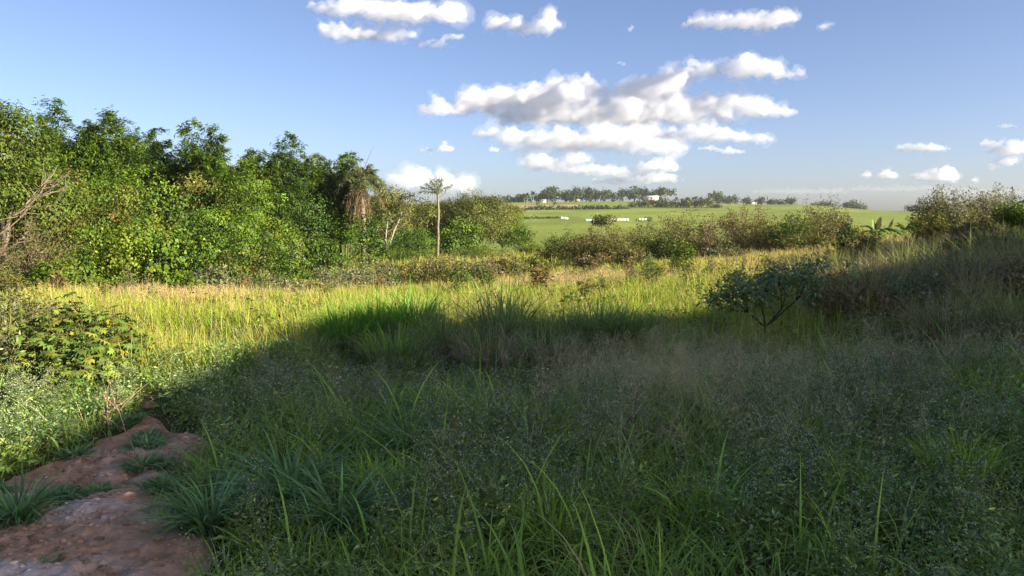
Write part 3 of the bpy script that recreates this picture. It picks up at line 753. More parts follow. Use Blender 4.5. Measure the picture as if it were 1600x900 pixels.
def slender_palm():
    r = np.random.default_rng(6); p, Y = 684, 70
    X, Y, Z = stand(p, Y); H = zt(303, Y) - Z
    t = thing('palm', 'slender palm with a thin straight trunk and a small tuft of fronds', 'palm', (X, Y, Z))
    mb = MB(); tube(mb, limb((0, 0, 0), (.05, 0, H), r, 9, .014), np.linspace(.14, .1, 9), (.2, .165, .13), 9); mb.build('trunk', M_BARK, t)
    lf, wd = MB(), MB()
    for k, (a, el) in enumerate(((3.1, .6), (2.8, .85), (.1, .75), (4.4, .9), (3.5, .35), (1.6, 1.2), (-.3, 1.25), (.5, 1.4), (3.4, 1.2), (2.2, 1.45))):
        frond(lf, wd, (.05, 0, H), a, el, 2.0, .26, r, (.1, .14, .06), nl=26, ll=.6, lw=.055, hangk=.2)
    lf.build('crown', M_LEAF, t); wd.build('frond_stalks', M_BARK, t)
    mb = MB(); tube(mb, limb((.05, 0, H - .5), (.7, -.1, H + .05), r, 5, .05), np.linspace(.05, .03, 5), (.3, .24, .16), 5); mb.build('flower_stalk', M_BARK, t)
slender_palm()

# scrub in front of the wood
SB = [(530, 404, 34, 120, G_GREY, None, 'grey green bush at the foot of the lone vine column'),
      (588, 404, 35, 120, G_GREY, None, 'broad grey green bush in front of the shaggy palm'),
      (560, 421, 29, 110, G_GREY, (.22, .2, .12), 'low pale bush in front of the broad grey green bush'),
      (640, 398, 38, 110, G_OLIVE, (.2, .16, .09), 'olive bush below the pale slanting trunks'),
      (690, 390, 38, 85, G_OLIVE, (.19, .15, .07), 'rounded brownish olive bush at the foot of the slender palm'),
      (742, 398, 40, 85, G_GREY, (.2, .15, .1), 'bush with pinkish dry tips right of the rounded olive bush'),
      (792, 398, 42, 90, G_OLIVE, (.22, .16, .1), 'dry tipped bush below the dome shaped tree'),
      (833, 398, 44, 60, G_YEL, None, 'lime yellow bush at the right end of the scrub'),
      (826, 374, 84, 52, G_YEL, None, 'yellow flowered bush at the tip of the wood'),
      (620, 384, 66, 90, G_LUSH, None, 'fresh green bush behind the olive bush'),
      (752, 380, 72, 110, G_LUSH, None, 'fresh green bush under the dome shaped tree'),
      (855, 386, 62, 44, G_BROWN, None, 'small brown bush where the scrub meets the field'),
      (332, 412, 21, 80, G_GREY, None, 'grey leaved shrub beside the pile of dead brush'),
      (300, 428, 20, 60, G_LUSH, None, 'green shrub between the dead brush and the grey leaved shrub'),
      (446, 432, 27, 62, G_GREY, None, 'low grey shrub alone in the dry grass below the leaf wall'),
      (405, 424, 31, 70, G_GREY, (.25, .2, .1), 'small dry tipped shrub against the leaf wall'),
      (170, 428, 29, 90, G_YEL, None, 'low lime bush at the foot of the leaf wall'),
      (480, 436, 30, 70, G_OLIVE, (.22, .18, .09), 'low olive shrub at the mouth of the dark hollow')]
for k, (p, tp, Y, w, pal, tips, lab) in enumerate(SB):
    shrub('bush', lab, p, tp, Y, w, pal, seed=30 + k, stems=60, per=48, L=.15 if Y > 40 else .12, Wd=.07 if Y > 40 else .06, tips=tips, cat='bush', group='bushes of the scrub strip')
def brush_pile():
    r = np.random.default_rng(8); X, Y, Z = stand(252, 18)
    t = thing('brush_pile', 'low pile of dead reddish brown brush in the dry grass', 'brush pile', (X, Y, Z))
    for part, n, c in (('dead_branches', 170, (.24, .13, .08)), ('dry_twigs', 900, (.28, .19, .11))):
        mb = MB()
        for k in range(n):
            a = np.array([r.normal(0, .33), r.normal(0, .3), r.uniform(0, .25)]); l = r.uniform(.25, .6) if n < 300 else r.uniform(.15, .4)
            d = r.normal(0, 1, 3); d[2] = abs(d[2]) * .5; e = a + unit(d) * l; e[2] = min(e[2], .6)
            tube(mb, limb(a, e, r, 5, .08, sag=.1), np.linspace(.014, .004, 5) if n < 300 else np.linspace(.006, .002, 5), np.array(c) * math.exp(r.normal(0, .3)), 4)
        mb.build(part, M_BARK, t)
brush_pile()

# ------------------------------------------------------------------ bushes in the middle
MBUSH = [(970, 374, 46, 70, G_OLIVE, None, 'dull bush filling the gap right of the brownish bush', 50),
         (1033, 366, 49, 66, G_LUSH, None, 'green bush between the narrow open bush and the tall dark olive bush', 50),
         (1096, 372, 50, 70, G_OLIVE, (.16, .12, .06), 'low brown tipped bush behind the pale half bare bush', 50),
         (1256, 366, 42, 80, G_OLIVE, None, 'low dull bush at the foot of the large twiggy bush', 55),
         (1310, 338, 52, 60, G_BROWN, (.2, .15, .08), 'brown bush at the right flank of the large twiggy bush', 50),
         (882, 362, 62, 66, G_LUSH, None, 'dark green layered bush at the left end of the middle bushes', 70),
         (905, 372, 55, 70, G_OLIVE, (.16, .13, .05), 'olive bush beside the layered bush', 60),
         (945, 350, 50, 96, G_OLIVE, (.17, .12, .06), 'brownish bush in front of the white bales', 80),
         (1010, 348, 51, 62, G_OLIVE, (.15, .13, .06), 'narrow open bush right of the brownish bush', 50),
         (1062, 330, 54, 105, G_OLIVE, (.13, .14, .035), 'tall dark olive bush, highest of the left middle bushes', 95),
         (1110, 338, 47, 66, [(.19, .16, .09), (.16, .14, .07)], None, 'pale half bare bush with visible stems', 34),
         (1165, 319, 53, 100, G_BROWN, (.21, .14, .085), 'tall bush with pinkish brown tips', 100),
         (1200, 342, 47, 110, G_OLIVE, None, 'dark green bush below the pinkish brown tips', 85),
         (1278, 314, 48, 112, G_OLIVE, (.2, .17, .085), 'large twiggy bush at the right end of the middle bushes', 110),
         (1238, 342, 45, 70, G_LUSH, None, 'green bush between the dark bush and the large twiggy bush', 60),
         (1066, 384, 38, 46, G_YEL, None, 'bright fresh green sapling in front of the dark olive bush', 34),
         (985, 392, 44, 60, G_OLIVE, (.2, .15, .08), 'low bush under the narrow open bush', 40),
         (1135, 392, 43, 70, G_GREY, None, 'low grey bush under the pale half bare bush', 40),
         (1322, 352, 42, 26, G_DARK, None, 'small dark upright bush right of the large twiggy bush', 26),
         (1345, 366, 44, 60, G_YEL, None, 'low yellow green bush below the banana plants', 34),
         (925, 402, 42, 60, G_OLIVE, (.22, .15, .1), 'low bush with pink dry tips in front of the brownish bush', 40)]
for k, (p, tp, Y, w, pal, tips, lab, st) in enumerate(MBUSH):
    pal = [tuple(q * .8 for q in c) for c in pal]; tips = tips and tuple(q * .85 for q in tips)
    shrub('bush', lab, p, tp - 9, Y, w * 1.08, pal, seed=60 + k, stems=st, per=52, L=.14, Wd=.07, tips=tips, cat='bush', group='bushes across the middle of the meadow')
RB = [(1478, 296, 31, 105, [(.11, .13, .05), (.13, .14, .06)], (.16, .17, .09), 'tall round bush right of the banana plants', 120),
      (1448, 335, 30, 60, G_OLIVE, None, 'smaller bush leaning on the left side of the tall round bush', 45),
      (1553, 297, 32, 90, [(.13, .15, .06), (.11, .135, .05)], (.19, .19, .1), 'open bush with a pale spiky top near the right edge', 90),
      (1602, 312, 28, 80, G_LUSH, None, 'green bush cut by the right photo edge', 80),
      (1520, 352, 27, 70, G_OLIVE, (.22, .17, .09), 'low bush in the gap between the tall round bush and the open bush', 45)]
for k, (p, tp, Y, w, pal, tips, lab, st) in enumerate(RB):
    shrub('bush', lab, p, tp - 9, Y, w * 1.1, pal, seed=90 + k, stems=st, per=70, L=.1, Wd=.045, tips=tips, cat='bush', group='bushes on the right hand bank')

def banana(p, top, Y, seed, label):
    r = np.random.default_rng(seed); X, Y, Z = stand(p, Y); H = (zt(top, Y) - Z)
    t = thing('banana_plant', label, 'banana plant', (X, Y, Z), 0, 'banana plants')
    mb = MB(); hs = H * .36; tube(mb, limb((0, 0, 0), (0, 0, hs), r, 5, .02), np.linspace(.13, .08, 5), (.16, .12, .05), 8); mb.build('stem', M_BARK, t)
    for k in range(11):
        a = k * 2.4 + r.normal(0, .3); el = r.uniform(.35, 1.4); ln = H * r.uniform(.6, .85); w = .4
        n = 14; w *= 1.25; tt = np.linspace(0, 1, n)[:, None]; dh = np.array([math.cos(a), math.sin(a), 0]); up = np.array([0, 0, 1.]); sag = .85 * math.cos(el) + .2
        mid = np.array([0, 0, hs]) + (dh * math.cos(el) + up * math.sin(el)) * ln * tt - up * ln * sag * tt ** 2
        sd = np.array([-math.sin(a), math.cos(a), 0]); ww = w * .5 * np.sin(np.pi * np.clip(tt * .93 + .07, 0, 1)) ** .6 * np.clip((tt - .12) * 8, .06, 1)
        ww = ww * (1 + r.normal(0, .12, (n, 1)))
        V = np.concatenate([mid - sd * ww - up * ww * .45, mid, mid + sd * ww - up * ww * .45]); i = np.arange(n - 1)
        q = np.concatenate([np.stack([i, i + 1, n + i + 1, n + i], 1), np.stack([n + i, n + i + 1, 2 * n + i + 1, 2 * n + i], 1)])
        mb = MB(); mb.add(V, q=q, c=np.array((.09, .16, .025)) * math.exp(r.normal(0, .2)) if k % 4 else (.2, .17, .07)); mb.build('leaf', M_WAXY, t, smooth=True)
banana(1368, 329, 55, 1, 'banana plant with the tallest upright leaf, left of the other two')
banana(1386, 332, 55, 2, 'banana plant in the middle of the row of three')
banana(1414, 329, 57, 3, 'banana plant half hidden by the tall round bush')
# ------------------------------------------------------------------ the far slope: trees, palms, houses, bales
def far_tree(p, top, w, label, Y=600, pal=G_FAR, bare=.03, nb=12, seed=0, cat='tree', group='trees on the far ridge', flat=1.0, name='leafy_tree'):
    k = Y / 600
    return tree(name, label, cat, p, top, Y, w, pal, L=1.5 * k, Wd=1.2 * k, dens=9.0 / k ** 2, nb=nb, bare=bare, bark=(.16, .14, .11), seed=seed, group=group, forks=4, tr=.35 * k, size=(.34, .55), flat=flat, droop=.2)
FT = [(769, 309, 30, 'low dark tree seen just right of the dome shaped tree, far off on the ridge'), (791, 309, 26, 'rounded far tree above the stubble strip'), (806, 310, 28, 'flat far tree right of the rounded one above the stubble strip'),
      (820, 306, 26, 'very dark far tree left of the ridge palms'), (843, 305, 22, 'dark far tree right of the ridge palms'), (853, 301, 24, 'far tree leaning against the tallest ridge tree'), (863, 292.5, 28, 'tall spreading tree, highest left of the cypresses'),
      (884, 299, 30, 'wide pale green far tree left of the red roofed hut'), (902, 293, 20, 'tall narrow far tree above the red roofed hut'), (893, 304, 32, 'low far tree behind the red roofed hut'), (923, 299, 24, 'dark far tree around the feet of the cypresses'),
      (944, 298, 24, 'rounded far tree right of the cypresses'), (957, 303, 16, 'small far tree at the end of the cypress grove'),
      (973, 296, 16, 'far tree at the left end of the white house grove'), (991, 292.5, 20, 'tallest far tree of the white house grove'), (1007, 295.5, 20, 'far tree standing just behind the left end of the white house'), (1020, 297, 18, 'far tree behind the middle of the white house'),
      (1128, 309, 28, 'dark rounded far tree right of the palm row'), (1145, 308, 18, 'far tree half hidden by the pinkish brown bush'),
      (1166, 310, 12, 'small far tree alone on the crest above the pinkish brown bush'), (1190, 309.5, 16, 'small pointed far tree on the open crest'), (1205, 313, 9, 'tiny far tree in the middle of the open crest'), (1218, 314, 16, 'flat far bush on the crest beside the rounded crest tree'), (1236, 311, 18, 'rounded crest tree just left of the large twiggy bush'),
      (1284, 318, 34, 'low far trees seen over the large twiggy bush'), (1322, 318, 16, 'left and smaller tree of the lone pair on the crest'), (1334, 314, 24, 'larger umbrella shaped tree of the lone pair on the crest'), (1347, 323, 16, 'low bush at the foot of the lone pair on the crest'),
      (1422, 323, 12, 'small far tree right behind the banana plants'), (1436, 322, 14, 'far tree left of the tall round bush'), (1526, 327, 16, 'far tree seen in the gap between the two right hand bushes')]
for k, (p, tp, w, lab) in enumerate(FT): far_tree(p, tp, w, lab, seed=200 + k)
for k, (p, tp, w, lab) in enumerate([(1040, 295, 34, 'wide flat topped umbrella tree at the right end of the white house'), (1118, 302, 22, 'flat topped tree standing above the palm row')]):
    far_tree(p, tp, w, lab, bare=.5, flat=.9, seed=240 + k, nb=12)
for k, (p, tp, w, lab) in enumerate([(988, 318, 10, 'small round tree at the left end of the slope grove'), (1000, 316, 14, 'dark round tree of the slope grove'), (1013, 312, 20, 'pale tree in front of the white house'), (1031, 311, 26, 'broad tree below the umbrella tree'),
                                     (1047, 314, 20, 'tree between the broad tree and the palm row'), (1121, 321, 14, 'low round tree at the right end of the palm row'), (1072, 313, 30, 'dark round crown standing behind the left half of the palm row'), (1096, 312, 26, 'dark round crown standing behind the right half of the palm row'), (1109, 311, 9, 'yellowish tree at the end of the palm row')]):
    far_tree(p, tp, w, lab, Y=445, pal=[(.07, .09, .03), (.085, .1, .035)] if k != 8 else [(.14, .15, .04)], bare=.05, seed=250 + k, group='trees of the slope grove')
def far_palm(p, top, Y, label, seed, group, H=None):
    r = np.random.default_rng(seed); X, Y, Z = stand(p, Y); H = (zt(top, Y) - Z) * .82; s = H / 8
    t = thing('palm', label, 'palm', (X, Y, Z), 0, group)
    mb = MB(); tube(mb, [(0, 0, 0), (.05, 0, H * .5), (0, 0, H)], [.3 * s, .25 * s, .22 * s], (.3, .27, .22), 5); mb.build('trunk', M_BARK, t)
    n = 22; az = r.uniform(0, 6.28, n); el = r.uniform(-.2, 1.2, n)
    dv = np.stack([np.cos(az) * np.cos(el), np.sin(az) * np.cos(el), np.sin(el)], 1); P = np.tile([0, 0, H], (n, 1)).astype(float)
    N = unit(np.array([0, 0, 1.]) - dv * dv[:, 2:] + r.normal(0, .1, (n, 3)))
    mb = MB(); leaves(mb, P, N, dv, 4.6 * s, 1.9 * s, jitter(r, (.06, .085, .03), n), droop=.45); mb.build('crown', M_LEAF, t)
    return t
for k in range(9):
    far_palm(1059 + k * 6 + (k * 37 % 5) - 2, 309 - (k in (4, 5)) * 2 + (k * 29 % 3), 470, 'palm of the straight palm row on the far slope', 300 + k, 'row of palms on the far slope')
far_palm(824, 303, 590, 'tall thin ridge palm left of the dark ridge tree', 320, 'palms on the far ridge')
far_palm(833, 300.5, 590, 'highest ridge palm, between the two dark ridge trees', 321, 'palms on the far ridge')
far_palm(819, 304, 590, 'short ridge palm at the left end of the ridge palms', 322, 'palms on the far ridge')
for p, tp, lab in ((792, 317, 'small palm at the left end of the stubble strip'), (840, 317, 'small palm in the middle of the stubble strip'), (867, 316, 'small palm at the right end of the stubble strip')):
    far_palm(p, tp, 432, lab, 330 + p, 'small palms by the stubble strip')
for p, tp in ((916, 290), (921, 290), (930.5, 295)):
    t = {916: 'left of the two tall ridge cypresses', 921: 'right of the two tall ridge cypresses', 930.5: 'shorter cypress right of the tall pair'}[p]
    far_tree(p, tp, 3.2, t, seed=int(p), name='cypress', group='cypresses on the far ridge', bare=.05, nb=10)
r_ = np.random.default_rng(9)
hp = [782, 787, 826, 832, 838, 844, 849, 856, 861, 873, 879, 885, 893, 899, 905, 913, 919, 926, 931, 938, 943, 950, 956, 964, 970, 976]
for k, p in enumerate(hp):
    far_tree(p, 323.5 + r_.uniform(-1.5, 2), r_.uniform(5, 10), 'small dark bush of the hedge line between crop and stubble', Y=425, bare=0, nb=4, seed=400 + k, cat='bush', group='bushes of the far hedge line', name='bush')
for k, p in enumerate(range(818, 876, 6)):
    far_tree(p, 342.3 + (k % 3) * .4, 8, 'low dark bush of the strip beside the red earth yard', Y=300, bare=0, nb=4, seed=440 + k, cat='bush', group='low bushes beside the red earth yard', name='bush', pal=[(.05, .08, .025)])
far_tree(803, 321, 25, 'half bare tree over the small farm house', Y=318, pal=[(.15, .14, .07), (.13, .13, .05)], bare=.1, seed=460, group='trees of the small farm yard')
far_tree(943, 334, 34, 'flat topped tree standing in the crop between the bales', Y=150, pal=G_OLIVE, bare=.5, flat=.8, nb=12, seed=461, group='trees standing in the crop')
far_tree(1014, 340, 6, 'tiny bush in the crop near the loose bales', Y=260, bare=0, nb=3, seed=462, group='trees standing in the crop', cat='bush', name='bush')
far_tree(1088, 331, 3, 'tiny lone tree high in the crop', Y=400, bare=.2, nb=3, seed=463, group='trees standing in the crop')

def house(label, p, Y, wd, dp, hh, rise, wallc, roofc, base=0.0):
    X, Y, Z = stand(p, Y); t = thing('house', label, 'house', (X, Y, Z + base))
    w, d = wd / 2, dp / 2
    mb = MB(); mb.add([(-w, -d, -1), (w, -d, -1), (w, d, -1), (-w, d, -1), (-w, -d, hh), (w, -d, hh), (w, d, hh), (-w, d, hh), (-w, 0, hh + rise), (w, 0, hh + rise)],
        q=[(0, 1, 5, 4), (1, 2, 6, 5), (2, 3, 7, 6), (3, 0, 4, 7)], t=[(4, 7, 8), (5, 9, 6)], c=wallc); mb.build('wall', M_PAINT, t)
    e = .4; zz = hh - rise * e / d + .12
    mb = MB(); mb.add([(-w - e, -d - e, zz), (w + e, -d - e, zz), (w + e, 0, hh + rise + .12), (-w - e, 0, hh + rise + .12), (-w - e, d + e, zz), (w + e, d + e, zz)], q=[(0, 1, 2, 3), (3, 2, 5, 4)], c=roofc)
    o = mb.build('roof', M_SOIL, t); sm = o.modifiers.new('thick', 'SOLIDIFY'); sm.thickness = .15
    n = max(1, int(wd / 3)); 
    for k in range(n):
        x = -w + wd * (k + .5) / n; mb = MB(); s = .5
        if k == n // 2: mb.add([(x - s, -d - .02, 0), (x + s, -d - .02, 0), (x + s, -d - .02, min(2.1, hh * .85)), (x - s, -d - .02, min(2.1, hh * .85))], q=[(0, 1, 2, 3)], c=(.12, .08, .05)); mb.build('door', M_PAINT, t)
        else: mb.add([(x - s, -d - .02, 1), (x + s, -d - .02, 1), (x + s, -d - .02, 2), (x - s, -d - .02, 2)], q=[(0, 1, 2, 3)], c=(.06, .07, .08)); mb.build('window', M_FILM, t)
house('long white house among the trees of the far ridge', 1016, 575, 11, 7, 1.6, .8, (.65, .63, .6), (.4, .39, .38), base=2.2)
house('small red roofed hut under the far ridge trees', 902, 590, 2.6, 3, 1.1, 1.0, (.2, .12, .08), (.36, .24, .17))
house('low white building at the foot of the tallest ridge tree', 848, 588, 5, 4, 1.2, .5, (.5, .5, .48), (.3, .3, .3), base=.4)
house('small pinkish farm house at the left end of the red earth yard', 791.5, 312, 2.2, 4, 1.7, .6, (.75, .55, .45), (.3, .16, .1))
house('brown open shed beside the pinkish farm house', 800, 318, 4.5, 3, 1.4, .5, (.2, .12, .08), (.28, .16, .1))
house('tiny pale barn on the crest left of the pointed far tree', 1176, 640, 8, 4, 2.2, .8, (.75, .72, .68), (.5, .48, .45), base=-1)

def bale(kind, x, y, label, group, rz=0.0, proto={}):
    z = g(x, y) - .03
    if kind in proto: return dup(proto[kind], (x, y, z), rz, label)
    c = {'white': (.8, .8, .8), 'blue': (.45, .62, .8)}[kind]
    t = thing('silage_bale', label, 'bale', (x, y, z), rz, group)
    mb = MB(); n = 20; an = np.arange(n) * 2 * math.pi / n; rad = .42; prof = [(-.5, .0), (-.5, .3), (-.45, .38), (-.3, .42), (.3, .42), (.45, .38), (.5, .3), (.5, 0.0)]
    V = np.array([[s, math.cos(a) * q * (1 + .02 * math.sin(5 * a + s * 9)), rad + math.sin(a) * q] for s, q in prof for a in an]); k = len(prof)
    i, j = np.meshgrid(np.arange(k - 1), np.arange(n), indexing='ij'); a_ = i * n + j; b_ = i * n + (j + 1) % n
    mb.add(V, q=np.stack([a_, b_, b_ + n, a_ + n], -1).reshape(-1, 4), c=c); mb.build('film_wrapped_body', M_FILM, t, smooth=True)
    proto[kind] = t
    return t
for k in range(14):
    p = 917 + k * 4.85; Y = 268
    bale('blue' if k < 3 else 'white', px(p, Y), Y, 'round bale in pale blue film at the left end of the bale row' if k < 3 else 'round bale in white film of the long bale row', 'row of wrapped silage bales', R(4))
for k, p in enumerate((999, 1003.5, 1008.5)):
    o = bale('white', px(p, 270), 270, 'white film bale of the three loose bales right of the long bale row', 'loose wrapped bales', R(70)); o['group'] = 'three loose wrapped bales'
for k, (p, lab) in enumerate(((878, 'lone white bale nearest the red earth yard'), (883, 'white bale in the middle between the red earth yard and the long row'), (886, 'white bale beside the middle one, left of the long row'))):
    o = bale('white', px(p, 292 - k * 3), 292 - k * 3, lab, 'x', R(40 * k)); o['group'] = 'scattered wrapped bales'
# ------------------------------------------------------------------ grass
def wedge(r, n, r0, r1, a0=-38, a1=38):
    rr = np.sqrt(r.uniform(r0 ** 2, r1 ** 2, n)); a = np.radians(r.uniform(a0, a1, n))
    return rr * np.sin(a), rr * np.cos(a)
def bump(p, Y, pc, pw, yc, yw): return np.exp(-((p - pc) / pw) ** 2 - ((Y - yc) / yw) ** 2)
def col_of(x, y): return x / np.maximum(y, .5) * F + 800
YG, GR, ST, PK = [np.array(c) for c in ((.36, .38, .05), (.22, .33, .032), (.54, .43, .16), (.46, .32, .19))]
def low_zone(x, y):
    p = col_of(x, y); return np.clip((p - 470) / 60, 0, 1) * np.clip((1040 - p) / 60, 0, 1) * np.clip((y - 5.9) / .8, 0, 1) * np.clip((8.7 - y) / .4, 0, 1)
def meadow_mix(r, x, y):
    p = col_of(x, y); n = len(x)
    n1, n2 = fbm(x * .35, y * .35, 3, 0), fbm(x * .16 + 31, y * .16, 3, 2)
    wg = np.clip((n1 - .42) * 4, 0, 1) * 1.0 + 1.3 * bump(p, y, 1060, 190, 17, 9) + .3 * bump(p, y, 700, 300, 16, 5)
    ws = np.clip((n2 - .5) * 5, 0, 1) * .55 + .7 * bump(p, y, 300, 150, 19, 5) + .9 * bump(p, y, 1260, 170, 33, 9) + .28 + .3 * bump(p, y, 500, 200, 26, 7)
    wp = .9 * bump(p, y, 880, 90, 30, 7) + .45 * bump(p, y, 1360, 90, 22, 8) + .2 * np.clip((fbm(x * .4 + 9, y * .4, 2, 4) - .55) * 6, 0, 1)
    wy = np.full(n, .75)
    w = np.stack([wy, wg, ws, wp], 1); w = w / w.sum(1, keepdims=True)
    k = (r.random((n, 1)) > np.cumsum(w, 1)).sum(1).clip(0, 3)
    return np.stack([YG, GR, ST, PK])[k], k
def clumped(r, x, y, per, spread):
    n = len(x); X = np.repeat(x, per) + r.normal(0, 1, n * per) * spread; Y = np.repeat(y, per) + r.normal(0, 1, n * per) * spread
    return X, Y
def grass_zone(mb, r, n, r0, r1, per, spread, h, w, lev, bend, mixf, hn=True, a0=-38, a1=38):
    x, y = wedge(r, n, r0, r1, a0, a1)
    X, Y = clumped(r, x, y, per, spread)
    keep = (track_d(X, Y) > r.uniform(-.3, .18, len(X))) | (r.random(len(X)) < .05); 
    c, k = mixf(r, np.repeat(x, per)[keep], np.repeat(y, per)[keep]); X, Y = X[keep], Y[keep]
    m = len(X)
    hh = h * r.uniform(.45, 1.2, m) * (.25 + 1.6 * fbm(X * .75 + 3, Y * .75, 3, 3) if hn else 1)
    hh = hh * (1 - .6 * low_zone(X, Y))
    hh = hh * np.clip(track_d(X, Y) * 1.6 + .35, .16, 1)
    hh = np.where(k == 2, hh * 1.12, np.where(k == 3, hh * 1.15, hh)); ww = w * np.where(k >= 2, .6, 1.0) * r.uniform(.6, 1.3, m)
    P = np.stack([X, Y, ground(X, Y) - .02], 1)
    c = jitter(r, c, m, .2, .07)
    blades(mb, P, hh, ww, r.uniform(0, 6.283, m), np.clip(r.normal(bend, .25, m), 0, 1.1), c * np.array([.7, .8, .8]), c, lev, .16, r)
r = np.random.default_rng(21)
mb = MB()
grass_zone(mb, r, 5600, 8.2, 15, 11, .09, .46, .009, 4, .45, meadow_mix)
grass_zone(mb, r, 9500, 14, 26, 9, .16, .42, .016, 3, .4, meadow_mix)
grass_zone(mb, r, 10000, 25, 48, 7, .3, .36, .03, 3, .35, meadow_mix)
grass_zone(mb, r, 4500, 46, 95, 5, .6, .5, .06, 3, .3, meadow_mix, a0=-12, a1=34)
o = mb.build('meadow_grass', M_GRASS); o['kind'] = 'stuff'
def fore_mix(r, x, y):
    p = col_of(x, y); n = len(x); n1 = fbm(x * .9, y * .9, 3, 1)
    pal = np.array([(.27, .42, .075), (.32, .46, .075), (.24, .37, .12), (.48, .41, .23)])
    w = np.stack([np.full(n, .6), np.clip((n1 - .45) * 4, 0, 1), np.clip((.5 - n1) * 4, 0, 1), np.full(n, .1) + .35 * bump(p, y, 1120, 170, 6.5, 2.2) + .3 * bump(p, y, 1480, 140, 8, 3)], 1)
    w = w / w.sum(1, keepdims=True); k = (r.random((n, 1)) > np.cumsum(w, 1)).sum(1).clip(0, 3)
    return pal[k], np.where(k == 3, 2, 0)
mb = MB()
grass_zone(mb, r, 1400, 2.2, 4.6, 9, .05, .28, .008, 6, .8, fore_mix)
grass_zone(mb, r, 3000, 4.4, 9.4, 10, .07, .32, .008, 5, .75, fore_mix)
grass_zone(mb, r, 230, 2.4, 8.5, 9, .06, .52, .013, 6, .7, fore_mix)
grass_zone(mb, r, 1900, 9.0, 24, 9, .12, .34, .01, 4, .5, lambda r, x, y: fore_mix(r, x, y), a0=19, a1=38)
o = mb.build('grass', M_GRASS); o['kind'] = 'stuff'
# low broad leaved ground cover between the blades
def ground_leaves(n, r0, r1, L, hgt, pals, name, a0=-38, a1=38):
    mb = MB(); x, y = wedge(r, n, r0, r1, a0, a1); X, Y = clumped(r, x, y, 16, .08)
    k = (track_d(X, Y) > r.uniform(-.02, .25, len(X))) & (fbm(X * 1.2, Y * 1.2, 3, 5) > r.uniform(.25, .62, len(X))); X, Y = X[k], Y[k]; m = len(X)
    P = np.stack([X, Y, ground(X, Y) + r.random(m) ** 1.2 * hgt * (.1 + 1.8 * (fbm(X * 1.2, Y * 1.2, 3, 5) - .2).clip(0)) * (1 - .7 * low_zone(X, Y))], 1)
    N = unit(np.array([0, 0, .9]) + r.normal(0, .5, (m, 3))); D = rand_dirs(r, m)
    s = r.uniform(.5, 1.3, m); pal = np.array(pals)[r.integers(0, len(pals), len(x))]; pal = np.repeat(pal, 16, 0)[k]
    leaves(mb, P, N, D, L * s, L * .4 * s, jitter(r, pal, m, .25) * np.where((X < -3.3) & (Y < 9.5), .55, 1)[:, None])  # leaf colour cut where sun falls, offsetting colours raised for the shade
    o = mb.build(name, M_LEAF); o['kind'] = 'stuff'
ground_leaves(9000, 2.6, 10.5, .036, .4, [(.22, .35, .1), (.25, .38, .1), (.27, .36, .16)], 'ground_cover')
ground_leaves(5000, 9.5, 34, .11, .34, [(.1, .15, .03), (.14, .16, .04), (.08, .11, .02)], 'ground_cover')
# fine panicle grass: hair thin stems that end in a cloud of dry branchlets
def panicles(n, xs, ys, h, wd, hairs, hl, col):
    mb = MB(); m = n
    P = np.stack([xs, ys, ground(xs, ys)], 1); H = h * r.uniform(.6, 1.15, m); az = r.uniform(0, 6.283, m); bd = r.uniform(.05, .55, m)
    c = jitter(r, col, m, .22, .06); blades(mb, P, H, wd, az, bd, c * .8, c, 5, .2, r)
    k = hairs; f = np.tile(np.linspace(.55, .98, k), m); ii = np.repeat(np.arange(m), k); b = bd[ii]
    d = np.stack([np.cos(az[ii]), np.sin(az[ii]), 0 * f], 1)
    Q = P[ii] + np.array([0, 0, 1.]) * (H[ii] * (f - b * .55 * f ** 2.4))[:, None] + d * (H[ii] * (.1 * f + b * .75 * f ** 2))[:, None]
    D = unit(rand_dirs(r, m * k) + np.array([0, 0, .35]))
    leaves(mb, Q, unit(rand_dirs(r, m * k)), D, hl * r.uniform(.5, 1.2, m * k), wd * .9, np.repeat(c, k, 0), fold=0)
    return mb
def zone(n, p0, p1, y0, y1):
    Y = r.uniform(y0, y1, n); p = r.normal((p0 + p1) / 2, (p1 - p0) / 3.4, n); return (p - 800) / F * Y * 1.02, Y
xs, ys = zone(1500, 900, 1340, 4.9, 7.8); ys = np.clip(r.normal(6.7, 1.0, len(xs)), 4.6, 8.3); xs = xs * (ys / ys)
o = panicles(len(xs), xs, ys, .5, .0026, 16, .13, (.5, .46, .24)).build('panicle_grass', M_DRY); o['kind'] = 'stuff'
xs, ys = zone(700, 1300, 1640, 6, 15)
o = panicles(len(xs), xs, ys, .6, .003, 14, .14, (.48, .4, .24)).build('panicle_grass', M_DRY); o['kind'] = 'stuff'
x1, y1 = zone(1100, 180, 420, 15, 26); x2, y2 = zone(1200, 780, 1000, 20, 34); x3, y3 = zone(1700, 1120, 1520, 20, 40); x4, y4 = wedge(r, 900, 11, 30)
xs, ys = np.concatenate([x1, x2, x3, x4]), np.concatenate([y1, y2, y3, y4])
o = panicles(len(xs), xs, ys, .6, .008, 9, .14, (.44, .33, .17)).build('dry_grass', M_DRY); o['kind'] = 'stuff'

